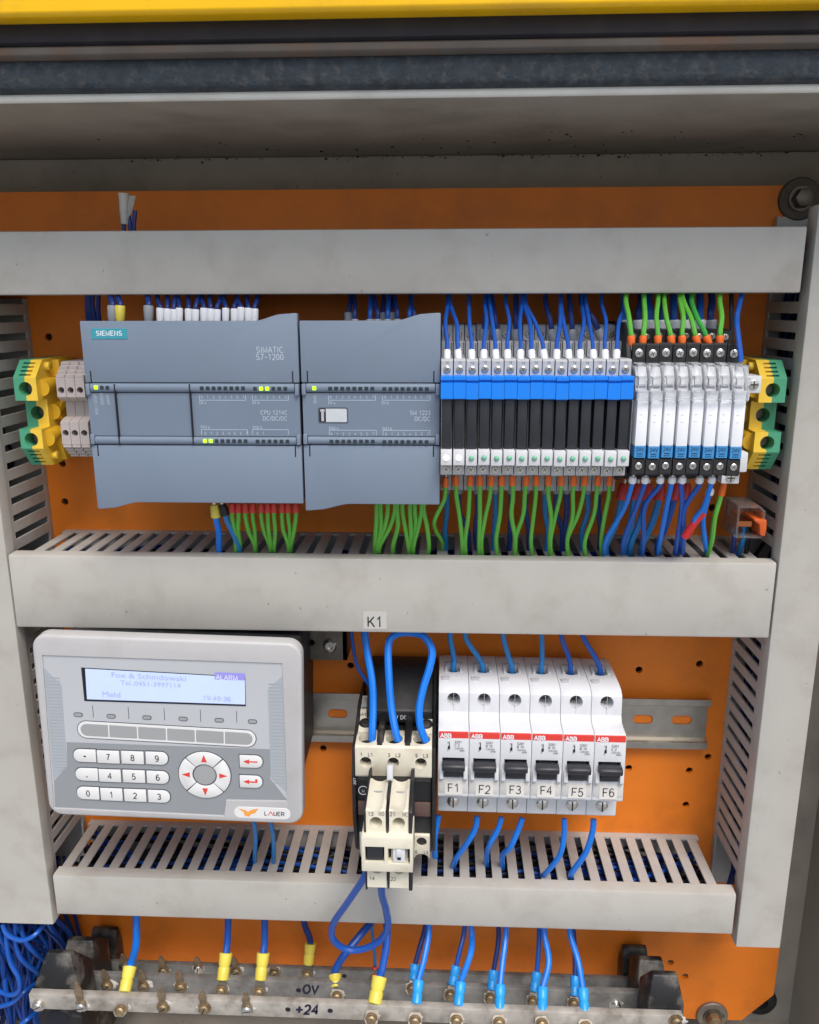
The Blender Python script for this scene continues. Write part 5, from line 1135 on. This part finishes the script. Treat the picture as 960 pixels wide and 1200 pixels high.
front = [([(172, 60), (170, 140), (148, 260), (122, 355)], (106, 545), 13), ([(365, 50), (372, 150), (366, 230), (320, 365)], (300, 545), 13), ([(532, 60), (530, 160), (515, 280), (505, 378)], (500, 555), 13.5), ([(706, 60), (714, 150), (733, 270), (704, 390)], (700, 560), 13.5), ([(825, 60), (836, 150), (872, 270), (892, 394)], (905, 575), 13.5)]
back = [([(160, 60), (148, 130), (128, 200), (106, 283)], (92, 395), 9), ([(338, 60), (336, 130), (320, 200), (299, 288)], (270, 425), 11.5), ([(494, 60), (498, 140), (490, 220), (474, 308)], (458, 440), 11.5), ([(686, 60), (688, 150), (684, 230), (677, 316)], (655, 455), 11.5), ([(846, 80), (852, 170), (856, 250), (856, 335)], (848, 465), 11.5)]
for i, (pts, ft, sl_) in enumerate(front):
    lug(T(t8, pts, [40, 46, 58, 68]), 'front', t8(*ft), 1.9, FB, f'blue lug wire on the front bar, {ORDS[i]} from the left', G2, WBRIGHT, sl_, 3.1)
for i, (pts, ft, sl_) in enumerate(back):
    lug(T(t8, pts, [28, 32, 38, 44]), 'mid', t8(*ft), 1.6, FB, f'blue lug wire on the middle bar behind the front ones, {ORDS[i]} from the left', G2, WBLUE if i % 2 else WDARK, sl_, 2.8)

# ------------------------------------------------------------------ loose bundle under the left duct
root = thing('wire_bundle', (-215, 20, -440), 'loose tangle of many blue wires hanging below the left duct', 'wires')
k = random.Random(11)
for i in range(74):
    x0 = k.uniform(-268, -190); d0 = k.uniform(8, 52); d1 = k.uniform(-6, 50); bow = k.uniform(-18, 20)
    pts = [(x0, d0, -318), (x0+bow*.3+k.uniform(-4, 4), d0+k.uniform(-6, 6), -345), (x0+bow+k.uniform(-6, 6), (d0+d1)/2, -378), (x0+bow*.7+k.uniform(-9, 9), d1, -415), (x0+k.uniform(-14, 14), d1, -470)]
    pts = [(min(p[0], -190+(-318-p[2])*.04), p[1], p[2]) for p in pts]
    MB().tube(pts, k.choice((1.3, 1.5, 1.7)), 7, 5).build('wire', k.choice((WBLUE, WDARK, WDARK)), root)
z2 = lambda x, y, d: Vector(at(x/6.857, 1080+y/6.857, d))
for pts in ([z2(50, 0, 50), z2(55, 180, 54), z2(85, 330, 56), z2(150, 450, 58), z2(155, 550, 58), z2(80, 590, 57), z2(-40, 540, 52), z2(-120, 480, 50)],
            [z2(20, 20, 56), z2(60, 105, 58), z2(180, 150, 60), z2(290, 100, 58), z2(350, 20, 50)],
            [z2(120, 20, 50), z2(125, 180, 52), z2(180, 310, 52), z2(300, 410, 44), z2(340, 470, 30)],
            [z2(-30, 690, 54), z2(100, 650, 54), z2(200, 560, 50), z2(280, 500, 40)],
            [z2(170, 823, 54), z2(230, 780, 52), z2(330, 700, 40)], [z2(160, 10, 46), z2(200, 150, 48), z2(280, 250, 46), z2(380, 330, 34)]):
    MB().tube(pts, 1.5, 8, 5).build('wire', WBLUE, root)
wire([z2(700, 690, 40), z2(715, 760, 40), z2(722, 860, 38)], 1.3, WDARK, 'dark blue wire end below the second screw of the front bar', 'dark wires')
wire([z2(530, 0, 20), z2(500, 60, 22), z2(470, 110, 24), z2(440, 160, 26)], 1.2, WDARK, 'short dark blue wire at the corner under the lowest duct', 'dark wires')

bpy.data.scenes.remove(_ts)
